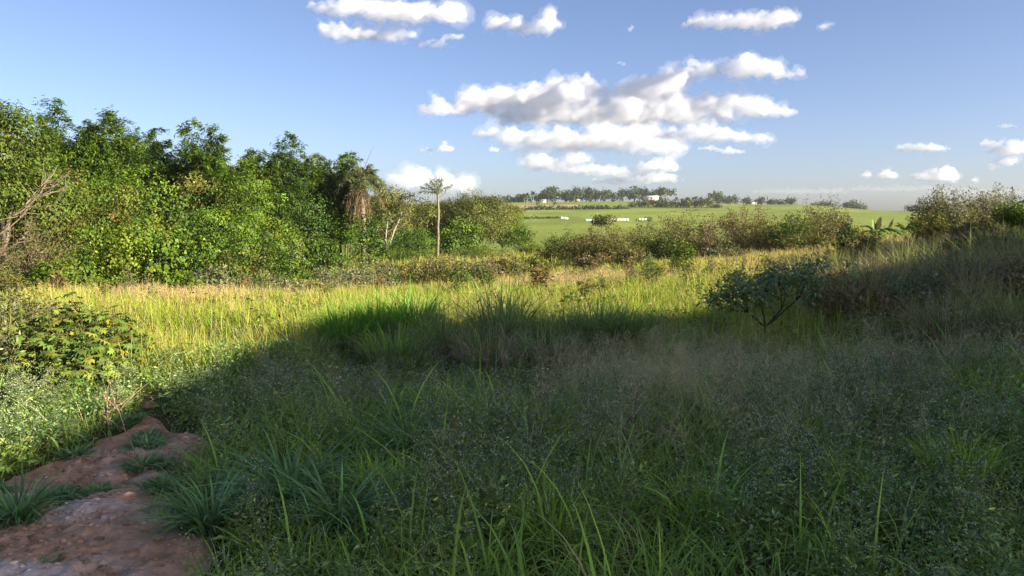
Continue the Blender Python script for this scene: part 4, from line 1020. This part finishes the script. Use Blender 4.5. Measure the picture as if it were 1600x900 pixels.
# ------------------------------------------------------------------ tussocks of tall grass in the shade
def tussock(label, p, top, Y, wid, green=190, dead=60, wg=.016, colg=(.085, .165, .022), cold=(.5, .41, .27), seed=0, group='tussocks of tall grass at the edge of the shade', bend=.5):
    r = np.random.default_rng(seed + 5000); X, Y, Z = stand(p, Y); H = max(.35, (zt(top, Y) - Z) * (1.4 if 7.6 < Y < 9.3 else 1.15)); rx = wid / F * Y / 2
    t = thing('grass_tussock', label, 'grass tussock', (X, Y, Z - .02), 0, group)
    for part, n, c, w, hm, bn, mat in (('green_blades', int(green * (2.6 if Y > 7.5 else 2.4)), colg, wg, 1.0, bend, M_GRASS), ('dead_blades', int(dead * 1.8), cold, wg * .4, .92, bend + .25, M_DRY)):
        if not n: continue
        rr = rx * .75 * np.sqrt(r.random(n)); a = r.uniform(0, 6.283, n); P = np.stack([rr * np.cos(a), rr * np.sin(a) * .8, 0 * a], 1)
        az = a + r.normal(0, .7, n); h = H * hm * r.uniform(.5, 1.12, n) * (1.06 - .35 * (rr / (rx + 1e-6)) ** 2); b = np.clip(r.normal(bn, .28, n), .02, 1.2)
        mb = MB(); cc = jitter(r, c, n, .22, .07); blades(mb, P, h * (1 + .35 * b), w * r.uniform(.6, 1.25, n), az, b, cc * .75, cc, 7, .14, r); mb.build(part, mat, t)
    return t
TU = [(345, 556, 8.2, 60, 60, 5, 'small dark tussock at the left end of the shade edge'), (396, 538, 8.4, 70, 80, 5, 'low tussock second along the shade edge from the left'), (440, 545, 8.3, 70, 70, 10, 'low tussock between its darker neighbour and the leaning blades'), (485, 527, 8.5, 80, 90, 20, 'tussock with leaning blades just left of the tall bright green mound'),
      (542, 490, 9.0, 80, 260, 20, 'left shoulder of the tall bright green grass mound'), (592, 482, 9.1, 80, 280, 40, 'middle tussock of the tall bright green grass mound'), (645, 474, 9.1, 90, 260, 90, 'highest tussock of the tall bright green grass mound'),
      (690, 495, 8.6, 110, 110, 300, 'tan arching tussock right of the bright green mound'), (620, 520, 8.2, 130, 150, 260, 'drooping half dead tussock in front of the bright green mound'), (738, 515, 8.5, 80, 110, 220, 'tussock of dead stems left of the wiry peak'),
      (788, 468, 9.0, 100, 150, 330, 'wiry peaked tussock of thin stems, highest right of the gap'), (838, 505, 8.7, 80, 120, 200, 'tussock on the right slope of the wiry peak'), (770, 520, 8.1, 150, 70, 420, 'matted dead grass below the wiry peak'), (850, 522, 8.2, 130, 80, 340, 'matted dead grass right below the wiry peak'),
      (890, 500, 8.8, 100, 200, 90, 'dark green tussock right of the wiry peak'), (938, 486, 9.0, 100, 220, 80, 'dark green upright tussock near the middle of the shade edge'), (982, 494, 9.0, 100, 190, 80, 'last dark tussock before the panicle grass'), (1030, 540, 8.8, 90, 90, 90, 'thin tussock left of the small dark tree'),
      (1270, 500, 9.6, 100, 70, 150, 'thin dry tussock right of the small dark tree'), (720, 700, 5.2, 130, 150, 20, 'fresh green tuft in the middle of the shaded weeds'), (690, 640, 6.2, 120, 120, 15, 'fresh green tuft behind the middle tuft'), (600, 790, 4.3, 150, 110, 10, 'bright green tuft in the lower middle of the photo'),
      (1090, 830, 4.0, 170, 60, 20, 'long bladed tuft with one very tall blade near the lower photo edge'), (860, 850, 3.8, 170, 90, 15, 'bright tuft at the lower photo edge under the white flowers'), (1250, 690, 5.4, 150, 130, 40, 'green tuft among the flower weeds on the right'), (1330, 820, 4.1, 170, 90, 30, 'tuft of green and tan blades low on the right'),
      (1540, 640, 6.0, 140, 110, 60, 'tuft with yellowing blades near the right photo edge'), (1500, 800, 4.3, 150, 90, 40, 'dull tuft in the lower right corner')]
for k, (p, tp, Y, w, ng, nd, lab) in enumerate(TU):
    far = Y > 7.5
    tussock(lab, p, tp, Y, w, ng, nd, seed=k, wg=.015 if far else .011, bend=.45 if far else .55, colg=(.34, .52, .07) if not far else (.2, .4, .055) if 500 < p < 680 else (.19, .32, .09), group='tussocks of tall grass at the edge of the shade' if far else 'tufts of fresh grass among the shaded weeds')
def rosette(label, p, py, Y, wid, seed, group):
    r = np.random.default_rng(seed + 6000); X, Y, Z = stand(p, Y); rx = wid / F * Y / 2
    t = thing('grass_clump', label, 'grass clump', (X, Y, Z - .01), 0, group); n = 150
    mb = MB(); c = jitter(r, (.19, .34, .12), n, .28, .1); a = r.uniform(0, 6.283, n)
    blades(mb, np.stack([.09 * np.cos(a) * r.random(n), .09 * np.sin(a) * r.random(n), 0 * a], 1), rx * (1.7 if Y < 5.3 and wid > 80 else 1) * r.uniform(.6, 1.3, n), .018 * r.uniform(.6, 1.3, n), a, r.uniform(.5, 1.2, n), c * .7, c, 7, .35, r)
    mb.build('blades', M_GRASS, t)
    n = 34; a = r.uniform(0, 6.283, n); c = jitter(r, (.42, .34, .2), n, .25); mb = MB()
    blades(mb, np.stack([.09 * np.cos(a), .09 * np.sin(a), 0 * a], 1), rx * r.uniform(.5, 1.3, n), .008, a + r.normal(0, .8, n), r.uniform(.6, 1.3, n), c * .7, c, 6, .5, r); mb.build('dead_blades', M_DRY, t)
for k, (p, py, Y, w, lab) in enumerate([(455, 800, 4.25, 170, 'spreading blue green clump of broad blades right of the bare earth'), (530, 830, 3.95, 150, 'smaller blue green clump in front of the spreading one'), (330, 835, 3.95, 130, 'low bushy green clump at the edge of the bare earth'),
                                        (150, 660, 6.3, 100, 'green clump on the left bank of the bare earth'), (30, 790, 4.15, 110, 'dark clump on the left photo edge beside the bare earth'), (70, 700, 5.5, 120, 'short green clump under the lit flower weeds'), (640, 720, 5.1, 140, 'blue green clump behind the fresh green tufts')]):
    rosette(lab, p, py, Y, w, k, 'blue green grass clumps near the bare earth')
for k, (p, Y, lab) in enumerate([(100, 4.5, 'tiny green sprig growing in the middle of the bare earth'), (255, 5.0, 'small sprig at the right rim of the bare earth'), (185, 6.0, 'little sprig where the bare earth narrows'), (230, 5.5, 'thin dark sprig standing on the pale patch of earth')]):
    rosette(lab, p, 0, Y, 40, 40 + k, 'sprigs on the bare earth')

# ------------------------------------------------------------------ white flowered weeds
def weed_mesh(seed, h=.5):
    r = np.random.default_rng(seed + 7000); st, lf, fl = MB(), MB(), MB(); cs = (.17, .24, .1)
    for s in range(2):
        e = np.array([r.normal(0, .1), r.normal(0, .1), h * r.uniform(.6, .8)]); m = limb((r.normal(0, .02), r.normal(0, .02), 0), e, r, 6, .03)
        tube(st, m, np.linspace(.004, .002, 6), cs, 4)
        for b in range(8):
            q = m[r.integers(1, 6)]; d = np.array([r.normal(0, 1), r.normal(0, 1), r.uniform(.7, 1.8)]); f = q + unit(d) * h * r.uniform(.22, .42)
            pm = limb(q, f, r, 4, .05); tube(st, pm, np.linspace(.0022, .0012, 4), cs, 3)
            for tw in range(4):
                q2 = pm[r.integers(1, 4)]; f2 = q2 + unit(d + r.normal(0, .8, 3)) * h * r.uniform(.06, .16); tube(st, [q2, f2], [.0012, .0009], cs, 3)
                for hd in range(r.integers(1, 4)):
                    c = f2 + r.normal(0, .013, 3); s_ = r.uniform(.0026, .0046)
                    V = c + s_ * np.array([(1, 0, 0), (0, 1, 0), (-1, 0, 0), (0, -1, 0), (0, 0, .8), (0, 0, -.8)])
                    fl.add(V, t=[(0, 1, 4), (1, 2, 4), (2, 3, 4), (3, 0, 4), (1, 0, 5), (2, 1, 5), (3, 2, 5), (0, 3, 5)], c=(.5, .55, .41))
        n = 110; f = r.random(n) ** 1.3; q = m[np.minimum(4, (f * 5).astype(int))] + r.normal(0, .05, (n, 3)); q[:, 2] = np.abs(q[:, 2])
        D = unit(r.normal(0, 1, (n, 3)) * [1, 1, .5]); leaves(lf, q, unit(np.array([0, 0, .8]) + r.normal(0, .5, (n, 3))), D, .07 * (1.3 - f), .02 * (1.3 - f), jitter(r, (.3, .42, .11), n, .22))
    return st, lf, fl
protos = []
def weed_root(x, y, sc, rz, kind):
    lab = 'knee high branching weed with tiny white flower heads in the shaded grass'
    if kind >= len(protos):
        st, lf, fl = weed_mesh(kind); t = thing('flower_weed', lab, 'weed', (x, y, g(x, y) - .01), rz, 'white flowered weeds in the shade'); t.scale = (sc,) * 3
        st.build('stems', M_LEAF, t); lf.build('foliage', M_LEAF, t); fo = fl.build('flower_heads', M_PETAL, t); fo['kind'] = 'stuff'; protos.append(t); return t
    return dup(protos[kind], (x, y, g(x, y) - .01), rz, lab, sc)
M_PETAL = vcol_mat('petal', rough=.8, spec=.1)
r = np.random.default_rng(55)
def weed_density(p, Y):
    d = .06 + 1.0 * bump(p, Y, 430, 170, 7.0, 1.5) + .9 * bump(p, Y, 760, 130, 4.8, 1.2) + 1.0 * bump(p, Y, 1360, 260, 5.6, 2.0) + .4 * bump(p, Y, 40, 60, 5.9, .8) + .5 * bump(p, Y, 620, 140, 6.6, 1.0) + .5 * bump(p, Y, 960, 60, 6, 2)
    return d * (1 - .75 * bump(p, Y, 1090, 110, 6.5, 2.5))
spots = []
while len(spots) < 520:
    x, y = wedge(r, 400, 3.1, 10.2); p = col_of(x, y)
    k = (r.random(400) < weed_density(p, y) * (.3 + 1.4 * np.clip(fbm(x * 1.1 + 8, y * 1.1, 2, 3) - .25, 0, 1))) & (track_d(x, y) > .12)
    spots += list(zip(x[k], y[k]))
spots = spots[:520]; spots.sort(key=lambda s: s[1])
for i, (x, y) in enumerate(spots[:290]):
    weed_root(x, y, r.uniform(.65, 1.15) * (1.0 if y < 6 else max(.5, 1 - (y - 6) * .18)) * (1 - .45 * float(low_zone(np.array([x]), np.array([y]))[0])), r.uniform(0, 6.28), i % 6 if i >= 6 else i)
far = [weed_mesh(k) for k in range(3)]
for part, idx, mat in (('weeds', (0, 1), M_LEAF), ('weed_flowers', (2,), M_PETAL)):
    mb = MB(); rr_ = np.random.default_rng(3)
    for i, (x, y) in enumerate(spots[290:]):
        a, s = rr_.uniform(0, 6.28), rr_.uniform(.45, .7); ca, sa = math.cos(a) * s, math.sin(a) * s
        for j in idx:
            src = far[i % 3][j]; v = np.concatenate(src.v); c = np.concatenate(src.c)
            V = np.stack([v[:, 0] * ca - v[:, 1] * sa + x, v[:, 0] * sa + v[:, 1] * ca + y, v[:, 2] * s + g(x, y)], 1)
            mb.add(V, q=np.concatenate(src.q) if src.q else None, t=np.concatenate(src.t) if src.t else None, c=c)
    o = mb.build(part, mat); o['kind'] = 'stuff'

# leafy weeds standing in the sunlit meadow
r = np.random.default_rng(17)
for k in range(16):
    while True:
        x, y = r.uniform(-3.9, -.8), r.uniform(3.0, 6.6)
        if -.5 < track_d(np.array([x]), np.array([y]))[0] < .05: break
    rosette('low green sprig at the edge of the bare earth', col_of(x, y), 0, y, r.uniform(22, 60), 60 + k, 'small sprigs along the edge of the bare earth')
r = np.random.default_rng(91); mw = []
labs = 'leafy weed standing above the sunlit meadow grass'
for i in range(95):
    x, y = wedge(r, 1, 10.5, 36, -36, 27); x, y = float(x[0]), float(y[0]); p = col_of(x, y)
    if y < 13 + max(0, (p - 500) * .006): y += 6
    x = (p - 800) / F * y
    if len(mw) < 5:
        t = shrub('meadow_weed', labs, p, 335, y, 30, [G_OLIVE, G_GREY, G_LUSH, G_BROWN, G_YEL][len(mw)], seed=300 + i, stems=14, per=44, L=.17, Wd=.06, cat='weed', group='leafy weeds in the sunlit meadow', inner=.1)
        X, Y, Z = t.location; h = 1.7 - Z; t.scale = (.6 / h,) * 3; mw.append((t, .6 / h))
    else:
        t, s = mw[i % 5]; q = r.uniform(.6, 1.3) * s * (1.6 if y > 18 else 1); dup(t, (x, y, g(x, y) - .03), r.uniform(0, 6.28), labs, (q * 1.3, q * 1.3, q))

for k, (p, Y, w, h, pal, lab) in enumerate([(905, 26, 70, .8, G_OLIVE, 'low dull bush in the meadow in front of the pink tipped bush'), (1015, 29, 60, .7, G_LUSH, 'low fresh green bush in the meadow below the narrow open bush'), (765, 25, 60, .6, G_GREY, 'low grey bush alone in the sunlit meadow behind the wiry peak'),
        (672, 22, 46, .5, G_OLIVE, 'small dull bush in the meadow behind the bright green mound'), (1128, 22, 60, .6, G_LUSH, 'small green bush in the meadow left behind the small dark tree'), (560, 24, 56, .55, G_GREY, 'small grey bush in the meadow below the lone vine column'), (845, 31, 50, .8, G_BROWN, 'small brown bush at the back of the sunlit meadow')]):
    X = px(p, Y); z = g(X, Y) + h
    tp = 450 - F * math.tan(math.atan((z - EYE) / Y) + PITCH)
    shrub('bush', lab, p, tp, Y, w, pal, seed=500 + k, stems=34, per=40, L=.08, Wd=.035, cat='bush', inner=.1)
# ------------------------------------------------------------------ plants standing by themselves near the viewpoint
def small_tree():
    r = np.random.default_rng(81); p0, Y = 1197, 8.8; X, Y, Z = stand(p0, Y)
    t = thing('small_tree', 'small dark tree with a flat grey green crown at the edge of the shade', 'tree', (X, Y, Z - .03))
    def P(p, y, dy): return np.array([(p - 800) / F * (Y + dy) * 1.005 - X, dy, zt(y + (14 if y < 500 else 0), Y + dy) - Z])
    fork = P(1197, 507, 0); wd, lf = MB(), MB()
    tube(wd, limb((0, 0, 0), fork, r, 6, .015), np.linspace(.022, .017, 6), (.06, .05, .04), 8); wd.build('trunk', M_BARK, t)
    ends = [(1128, 437, .1), (1150, 428, -.35), (1172, 422, .45), (1200, 424, -.3), (1222, 408, .3), (1240, 425, -.25), (1262, 412, .2), (1280, 410, .1), (1270, 422, -.3), (1118, 464, -.2), (1120, 450, -.4), (1185, 440, .5), (1288, 418, -.1), (1160, 445, -.5)]
    bl = []
    mids = [P(1165, 470, -.1), P(1190, 462, .15), P(1225, 465, -.05), P(1250, 452, .1)]
    for m in mids:
        mb = MB(); tube(mb, limb(fork, m, r, 5, .03), np.linspace(.0135, .009, 5), (.055, .045, .038), 6); mb.build('branch', M_BARK, t)
    for (p, y, dy) in ends:
        e = P(p, y, dy); s = min(mids, key=lambda m: np.linalg.norm((m - e)[[0]])); mb = MB()
        pth = limb(s, e, r, 7, .035); tube(mb, pth, np.linspace(.008, .003, 7), (.055, .045, .038), 5)
        for k in range(5):
            q = pth[r.integers(3, 7)]; f = q + np.array([r.normal(0, .16), r.normal(0, .16), r.uniform(.02, .16)]); tube(mb, [q, (q + f) / 2 + r.normal(0, .01, 3), f], [.004, .003, .002], (.055, .05, .04), 4)
            n = 40; Q = f + r.normal(0, .055, (n, 3)); D = unit(Q - f + r.normal(0, .03, (n, 3)) + np.array([0, 0, .03])); N = unit(np.array([0, 0, .9]) + r.normal(0, .45, (n, 3)))
            leaves(lf, Q, N, D, .085 * r.uniform(.6, 1.3, n), .027, jitter(r, (.2, .27, .12), n, .28), fold=.15, droop=.3)
        mb.build('branch', M_BARK, t)
    lf.build('crown', M_LEAF, t); t.scale = (.88, .88, 1)
small_tree()

def palmate(mb, r, C, N, D, R_, col):
    """seven lobed leaves"""
    n = len(C); Sd = np.cross(D, N)
    for k in range(7):
        a = (k - 3) * .62; d = D * math.cos(a) + Sd * math.sin(a); ln = R_ * (1 - .07 * abs(k - 3))
        leaves(mb, C, N, d, ln, ln * .36, col, fold=.1, droop=.22, base=.55)
def castor(label, p, top, Y, wid, seed, n=20):
    r = np.random.default_rng(seed + 8000); wid = wid * 1.25; n = int(n * 1.4); X, Y, Z = stand(p, Y); H = zt(top - 8, Y) - Z; rx = wid / F * Y / 2
    t = thing('broad_leaved_shrub', label, 'shrub', (X, Y, Z - .02), 0, 'shrubs with star shaped leaves')
    wd, lf, ye = MB(), MB(), MB()
    for k in range(n):
        a = r.uniform(0, 6.283); u = math.sqrt(r.random()); e = np.array([math.cos(a) * rx * u, math.sin(a) * rx * u, H * (1 - .4 * u * u) * r.uniform(.72, 1)])
        pth = limb(e * [.25, .25, 0], e, r, 6, .05); tube(wd, pth, np.linspace(.009, .004, 6), (.14, .09, .05), 5)
        m = 26; f = .2 + .75 * r.random(m) ** .6; q = f * 5; j = np.minimum(4, q.astype(int)); B = pth[j] + (pth[j + 1] - pth[j]) * (q - j)[:, None]
        d = unit(r.normal(0, 1, (m, 3)) * [1, 1, .35] + [0, 0, .25]); C = B + d * r.uniform(.06, .17, (m, 1))
        for i in range(m): tube(wd, [B[i], C[i]], [.003, .002], (.15, .13, .05), 3)
        N = unit(np.array([0, 0, .8]) + d * .5 + r.normal(0, .3, (m, 3))); D = unit(d - N * np.sum(d * N, 1, keepdims=True))
        col = jitter(r, (.12, .19, .035) if r.random() < .65 else (.19, .235, .04), m, .22); R_ = r.uniform(.04, .095, (m, 1))
        pick = r.random(m) < .012
        palmate(lf, r, C[~pick], N[~pick], D[~pick], R_[~pick], col[~pick])
        if pick.any(): palmate(ye, r, C[pick], N[pick], D[pick], R_[pick] * .9, jitter(r, (.4, .33, .03), pick.sum(), .15))
    lf.build('foliage', M_LEAF, t); wd.build('stems', M_BARK, t)
    if ye.v: ye.build('yellow_leaves', M_LEAF, t)
castor('tall shrub with star shaped leaves on the sunlit left bank', 118, 462, 8.0, 130, 1, 30)
castor('shrub with star shaped and a few yellow leaves right of the tall one', 165, 492, 7.7, 110, 2, 24)
castor('low shrub with star shaped leaves in front of the tall one', 95, 520, 7.2, 130, 3, 24)
castor('low shrub with a pale star shaped leaf beside the bare earth', 140, 545, 6.9, 90, 4, 16)
LB = [(20, 448, 9.5, 120, G_GREY, (.2, .2, .1), 'tall grey green weeds at the left photo edge', 60), (62, 462, 9.8, 90, G_GREY, (.19, .19, .09), 'grey green weeds behind the tall star leaved shrub', 50), (5, 520, 7.0, 110, G_GREY, (.22, .23, .11), 'pale lit weeds at the left photo edge below the tall grey ones', 60),
      (45, 590, 6.5, 120, [(.15, .17, .05), (.12, .15, .05)], (.25, .27, .14), 'lit weeds in front of the low star leaved shrub', 60), (205, 520, 8.4, 70, [(.12, .14, .05)], (.2, .18, .08), 'thin reddish weeds right of the star leaved shrubs', 40), (200, 590, 7.0, 60, [(.09, .13, .05)], None, 'dark weeds where the track ends', 36), (290, 610, 6.9, 90, G_BLUE, None, 'dark grey weeds on the right of the track end', 44),
      (1115, 482, 8.9, 60, G_BLUE, None, 'thin dark weed left of the small dark tree', 16), (1105, 530, 8.3, 60, G_BLUE, None, 'low dark weed under the thin dark weed', 18)]
for k, (p, tp, Y, w, pal, tips, lab, st) in enumerate(LB):
    shrub('weed_bush', lab, p, tp, Y, w, pal, seed=120 + k, stems=st, per=46, L=.06, Wd=.022, wood=(.12, .12, .05), tips=tips, cat='weeds', inner=.1)
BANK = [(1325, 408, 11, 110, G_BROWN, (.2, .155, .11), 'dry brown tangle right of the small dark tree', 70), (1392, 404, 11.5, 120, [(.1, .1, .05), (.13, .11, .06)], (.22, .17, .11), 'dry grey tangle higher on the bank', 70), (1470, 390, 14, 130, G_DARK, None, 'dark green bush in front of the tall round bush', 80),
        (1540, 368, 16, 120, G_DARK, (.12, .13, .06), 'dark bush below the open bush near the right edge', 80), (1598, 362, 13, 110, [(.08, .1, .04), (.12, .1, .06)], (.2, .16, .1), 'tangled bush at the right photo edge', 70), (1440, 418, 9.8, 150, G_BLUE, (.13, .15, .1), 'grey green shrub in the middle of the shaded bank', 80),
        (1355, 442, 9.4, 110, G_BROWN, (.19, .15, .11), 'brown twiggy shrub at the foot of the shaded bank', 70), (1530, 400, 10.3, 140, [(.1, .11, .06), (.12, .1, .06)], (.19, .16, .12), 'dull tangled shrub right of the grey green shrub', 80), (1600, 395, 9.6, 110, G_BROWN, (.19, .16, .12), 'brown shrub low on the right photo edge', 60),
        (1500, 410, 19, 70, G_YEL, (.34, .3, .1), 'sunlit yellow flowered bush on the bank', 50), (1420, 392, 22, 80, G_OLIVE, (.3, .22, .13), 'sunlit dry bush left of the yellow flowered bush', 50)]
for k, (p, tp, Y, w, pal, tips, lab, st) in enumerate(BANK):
    pal = [tuple(min(.5, 1.5 * q) for q in c) for c in pal] if Y < 18 else pal  # shaded shrubs get raised colours in place of fill light
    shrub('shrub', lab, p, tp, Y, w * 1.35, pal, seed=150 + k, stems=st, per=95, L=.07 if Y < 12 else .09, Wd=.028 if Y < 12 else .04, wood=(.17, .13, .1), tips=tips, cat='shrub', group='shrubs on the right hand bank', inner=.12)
for k, (p, tp, Y, w, ng, nd, lab) in enumerate([(1300, 415, 11, 90, 40, 240, 'tall dry tussock behind the brown twiggy shrub'), (1420, 392, 12.5, 130, 60, 300, 'wide straw tussock on the crest of the bank'), (1500, 392, 11.5, 120, 110, 200, 'green and straw tussock right of the wide straw one'), (1565, 375, 11.5, 120, 160, 160, 'tall green tussock near the right photo edge'), (1380, 415, 10.5, 110, 60, 260, 'matted straw tussock between the two brown shrubs'), (1590, 455, 7.6, 120, 90, 150, 'straw tussock low at the right photo edge'), (1480, 470, 8.0, 140, 60, 200, 'drooping straw tussock in front of the grey green shrub')]):
    tussock(lab, p, tp, Y, w, ng, nd, seed=200 + k, wg=.014, colg=(.16, .22, .07), cold=(.38, .31, .19), group='tussocks on the right hand bank', bend=.45)

rs = np.random.default_rng(71)
for k in range(14):
    p = 1262 + k * 15; Y = 14.5 + rs.uniform(0, 4.5); lit = ('tall tan seed grass tussock in the sun behind the shaded bank')
    tussock(lit, p, 398 + rs.uniform(-7, 9), Y, 70, 25, 170, seed=260 + k, wg=.02, colg=(.22, .26, .05), cold=(.42, .3, .17), group='sunlit tan tussocks behind the bank', bend=.3)
for k in range(16):
    p = 1310 + k * 20; Y = rs.uniform(9.4, 11.5)
    tussock('tall wispy seed grass rising from the dark scrub of the bank', p, 388 - (p - 1300) * .1 + rs.uniform(-10, 16), Y, 70, 30, 130, seed=290 + k, wg=.011, colg=(.2, .26, .08), cold=(.5, .4, .25), group='wispy seed grass on the right hand bank', bend=.35)
# dead stalks standing among the weeds
def stalk(p, Y, h, label, seed):
    r = np.random.default_rng(seed + 9000); X, Y, Z = stand(p, Y)
    t = thing('dead_stalk', label, 'dead stalk', (X, Y, Z - .01), 0, 'dead stalks among the shaded weeds'); mb = MB(); c = (.3, .22, .14)
    m = limb((0, 0, 0), (r.normal(0, .18) * h, r.normal(0, .1) * h, h), r, 7, .04); tube(mb, m, np.linspace(.005, .0018, 7), c, 5); mb.build('stem', M_BARK, t)
    for k in range(7):
        q = m[r.integers(2, 7)]; mb = MB(); tube(mb, limb(q, q + np.array([r.normal(0, .13), r.normal(0, .13), r.uniform(.02, .16)]), r, 4, .06), [.0024, .002, .0016, .001], c, 4); mb.build('twig', M_BARK, t)
    mb = MB(); n = 60; Q = m[-1] + r.normal(0, .03, (n, 3)) * [1, 1, 2]; leaves(mb, Q, unit(rand_dirs(r, n)), unit(rand_dirs(r, n) + [0, 0, .8]), .022, .008, jitter(r, (.45, .33, .24), n, .25)); mb.build('seed_head', M_DRY, t)['kind'] = 'stuff'
for k, (p, Y, h, lab) in enumerate([(212, 5.2, .42, 'dark forked dead stalk standing on the bare earth'), (175, 5.6, .3, 'short dead stalk where the bare earth narrows'), (840, 4.9, .62, 'dead stalk with a pinkish fluffy head in the middle of the weeds'), (820, 5.1, .5, 'shorter pinkish stalk leaning beside the fluffy one'),
                                  (540, 5.4, .6, 'thin dead stalk behind the blue green clumps'), (980, 4.6, .66, 'dead stalk at the lower edge of the panicle grass'), (1180, 4.8, .7, 'tall dead stalk in front of the panicle grass'), (1400, 5.4, .62, 'dead stalk among the flower weeds on the right'),
                                  (1490, 6.4, .7, 'dead stalk in front of the drooping straw tussock'), (1570, 5.0, .66, 'bent dead stalk near the lower right edge'), (400, 6.6, .5, 'dead stalk in the pale weeds left of the tussocks'), (700, 4.2, .52, 'dead stalk above the fresh green tuft')]):
    stalk(p, Y, h, lab, k)
# ------------------------------------------------------------------ the air between the viewpoint and the ridge
def haze():
    x, y0, y1, z0, z1 = 900, -60, 1100, -40, 34
    mb = MB(); mb.add([(-x, y0, z0), (x, y0, z0), (x, y1, z0), (-x, y1, z0), (-x, y0, z1), (x, y0, z1), (x, y1, z1), (-x, y1, z1)], q=[(3, 2, 1, 0), (4, 5, 6, 7), (0, 1, 5, 4), (1, 2, 6, 5), (2, 3, 7, 6), (3, 0, 4, 7)])
    m, n, l, out = new_mat('haze')
    v = n.new('ShaderNodeVolumePrincipled'); v.inputs['Color'].default_value = (.86, .92, 1, 1); v.inputs['Density'].default_value = .00012; v.inputs['Anisotropy'].default_value = .2
    l.new(v.outputs[0], out.inputs['Volume'])
    o = mb.build('haze', m); o['kind'] = 'stuff'
haze()
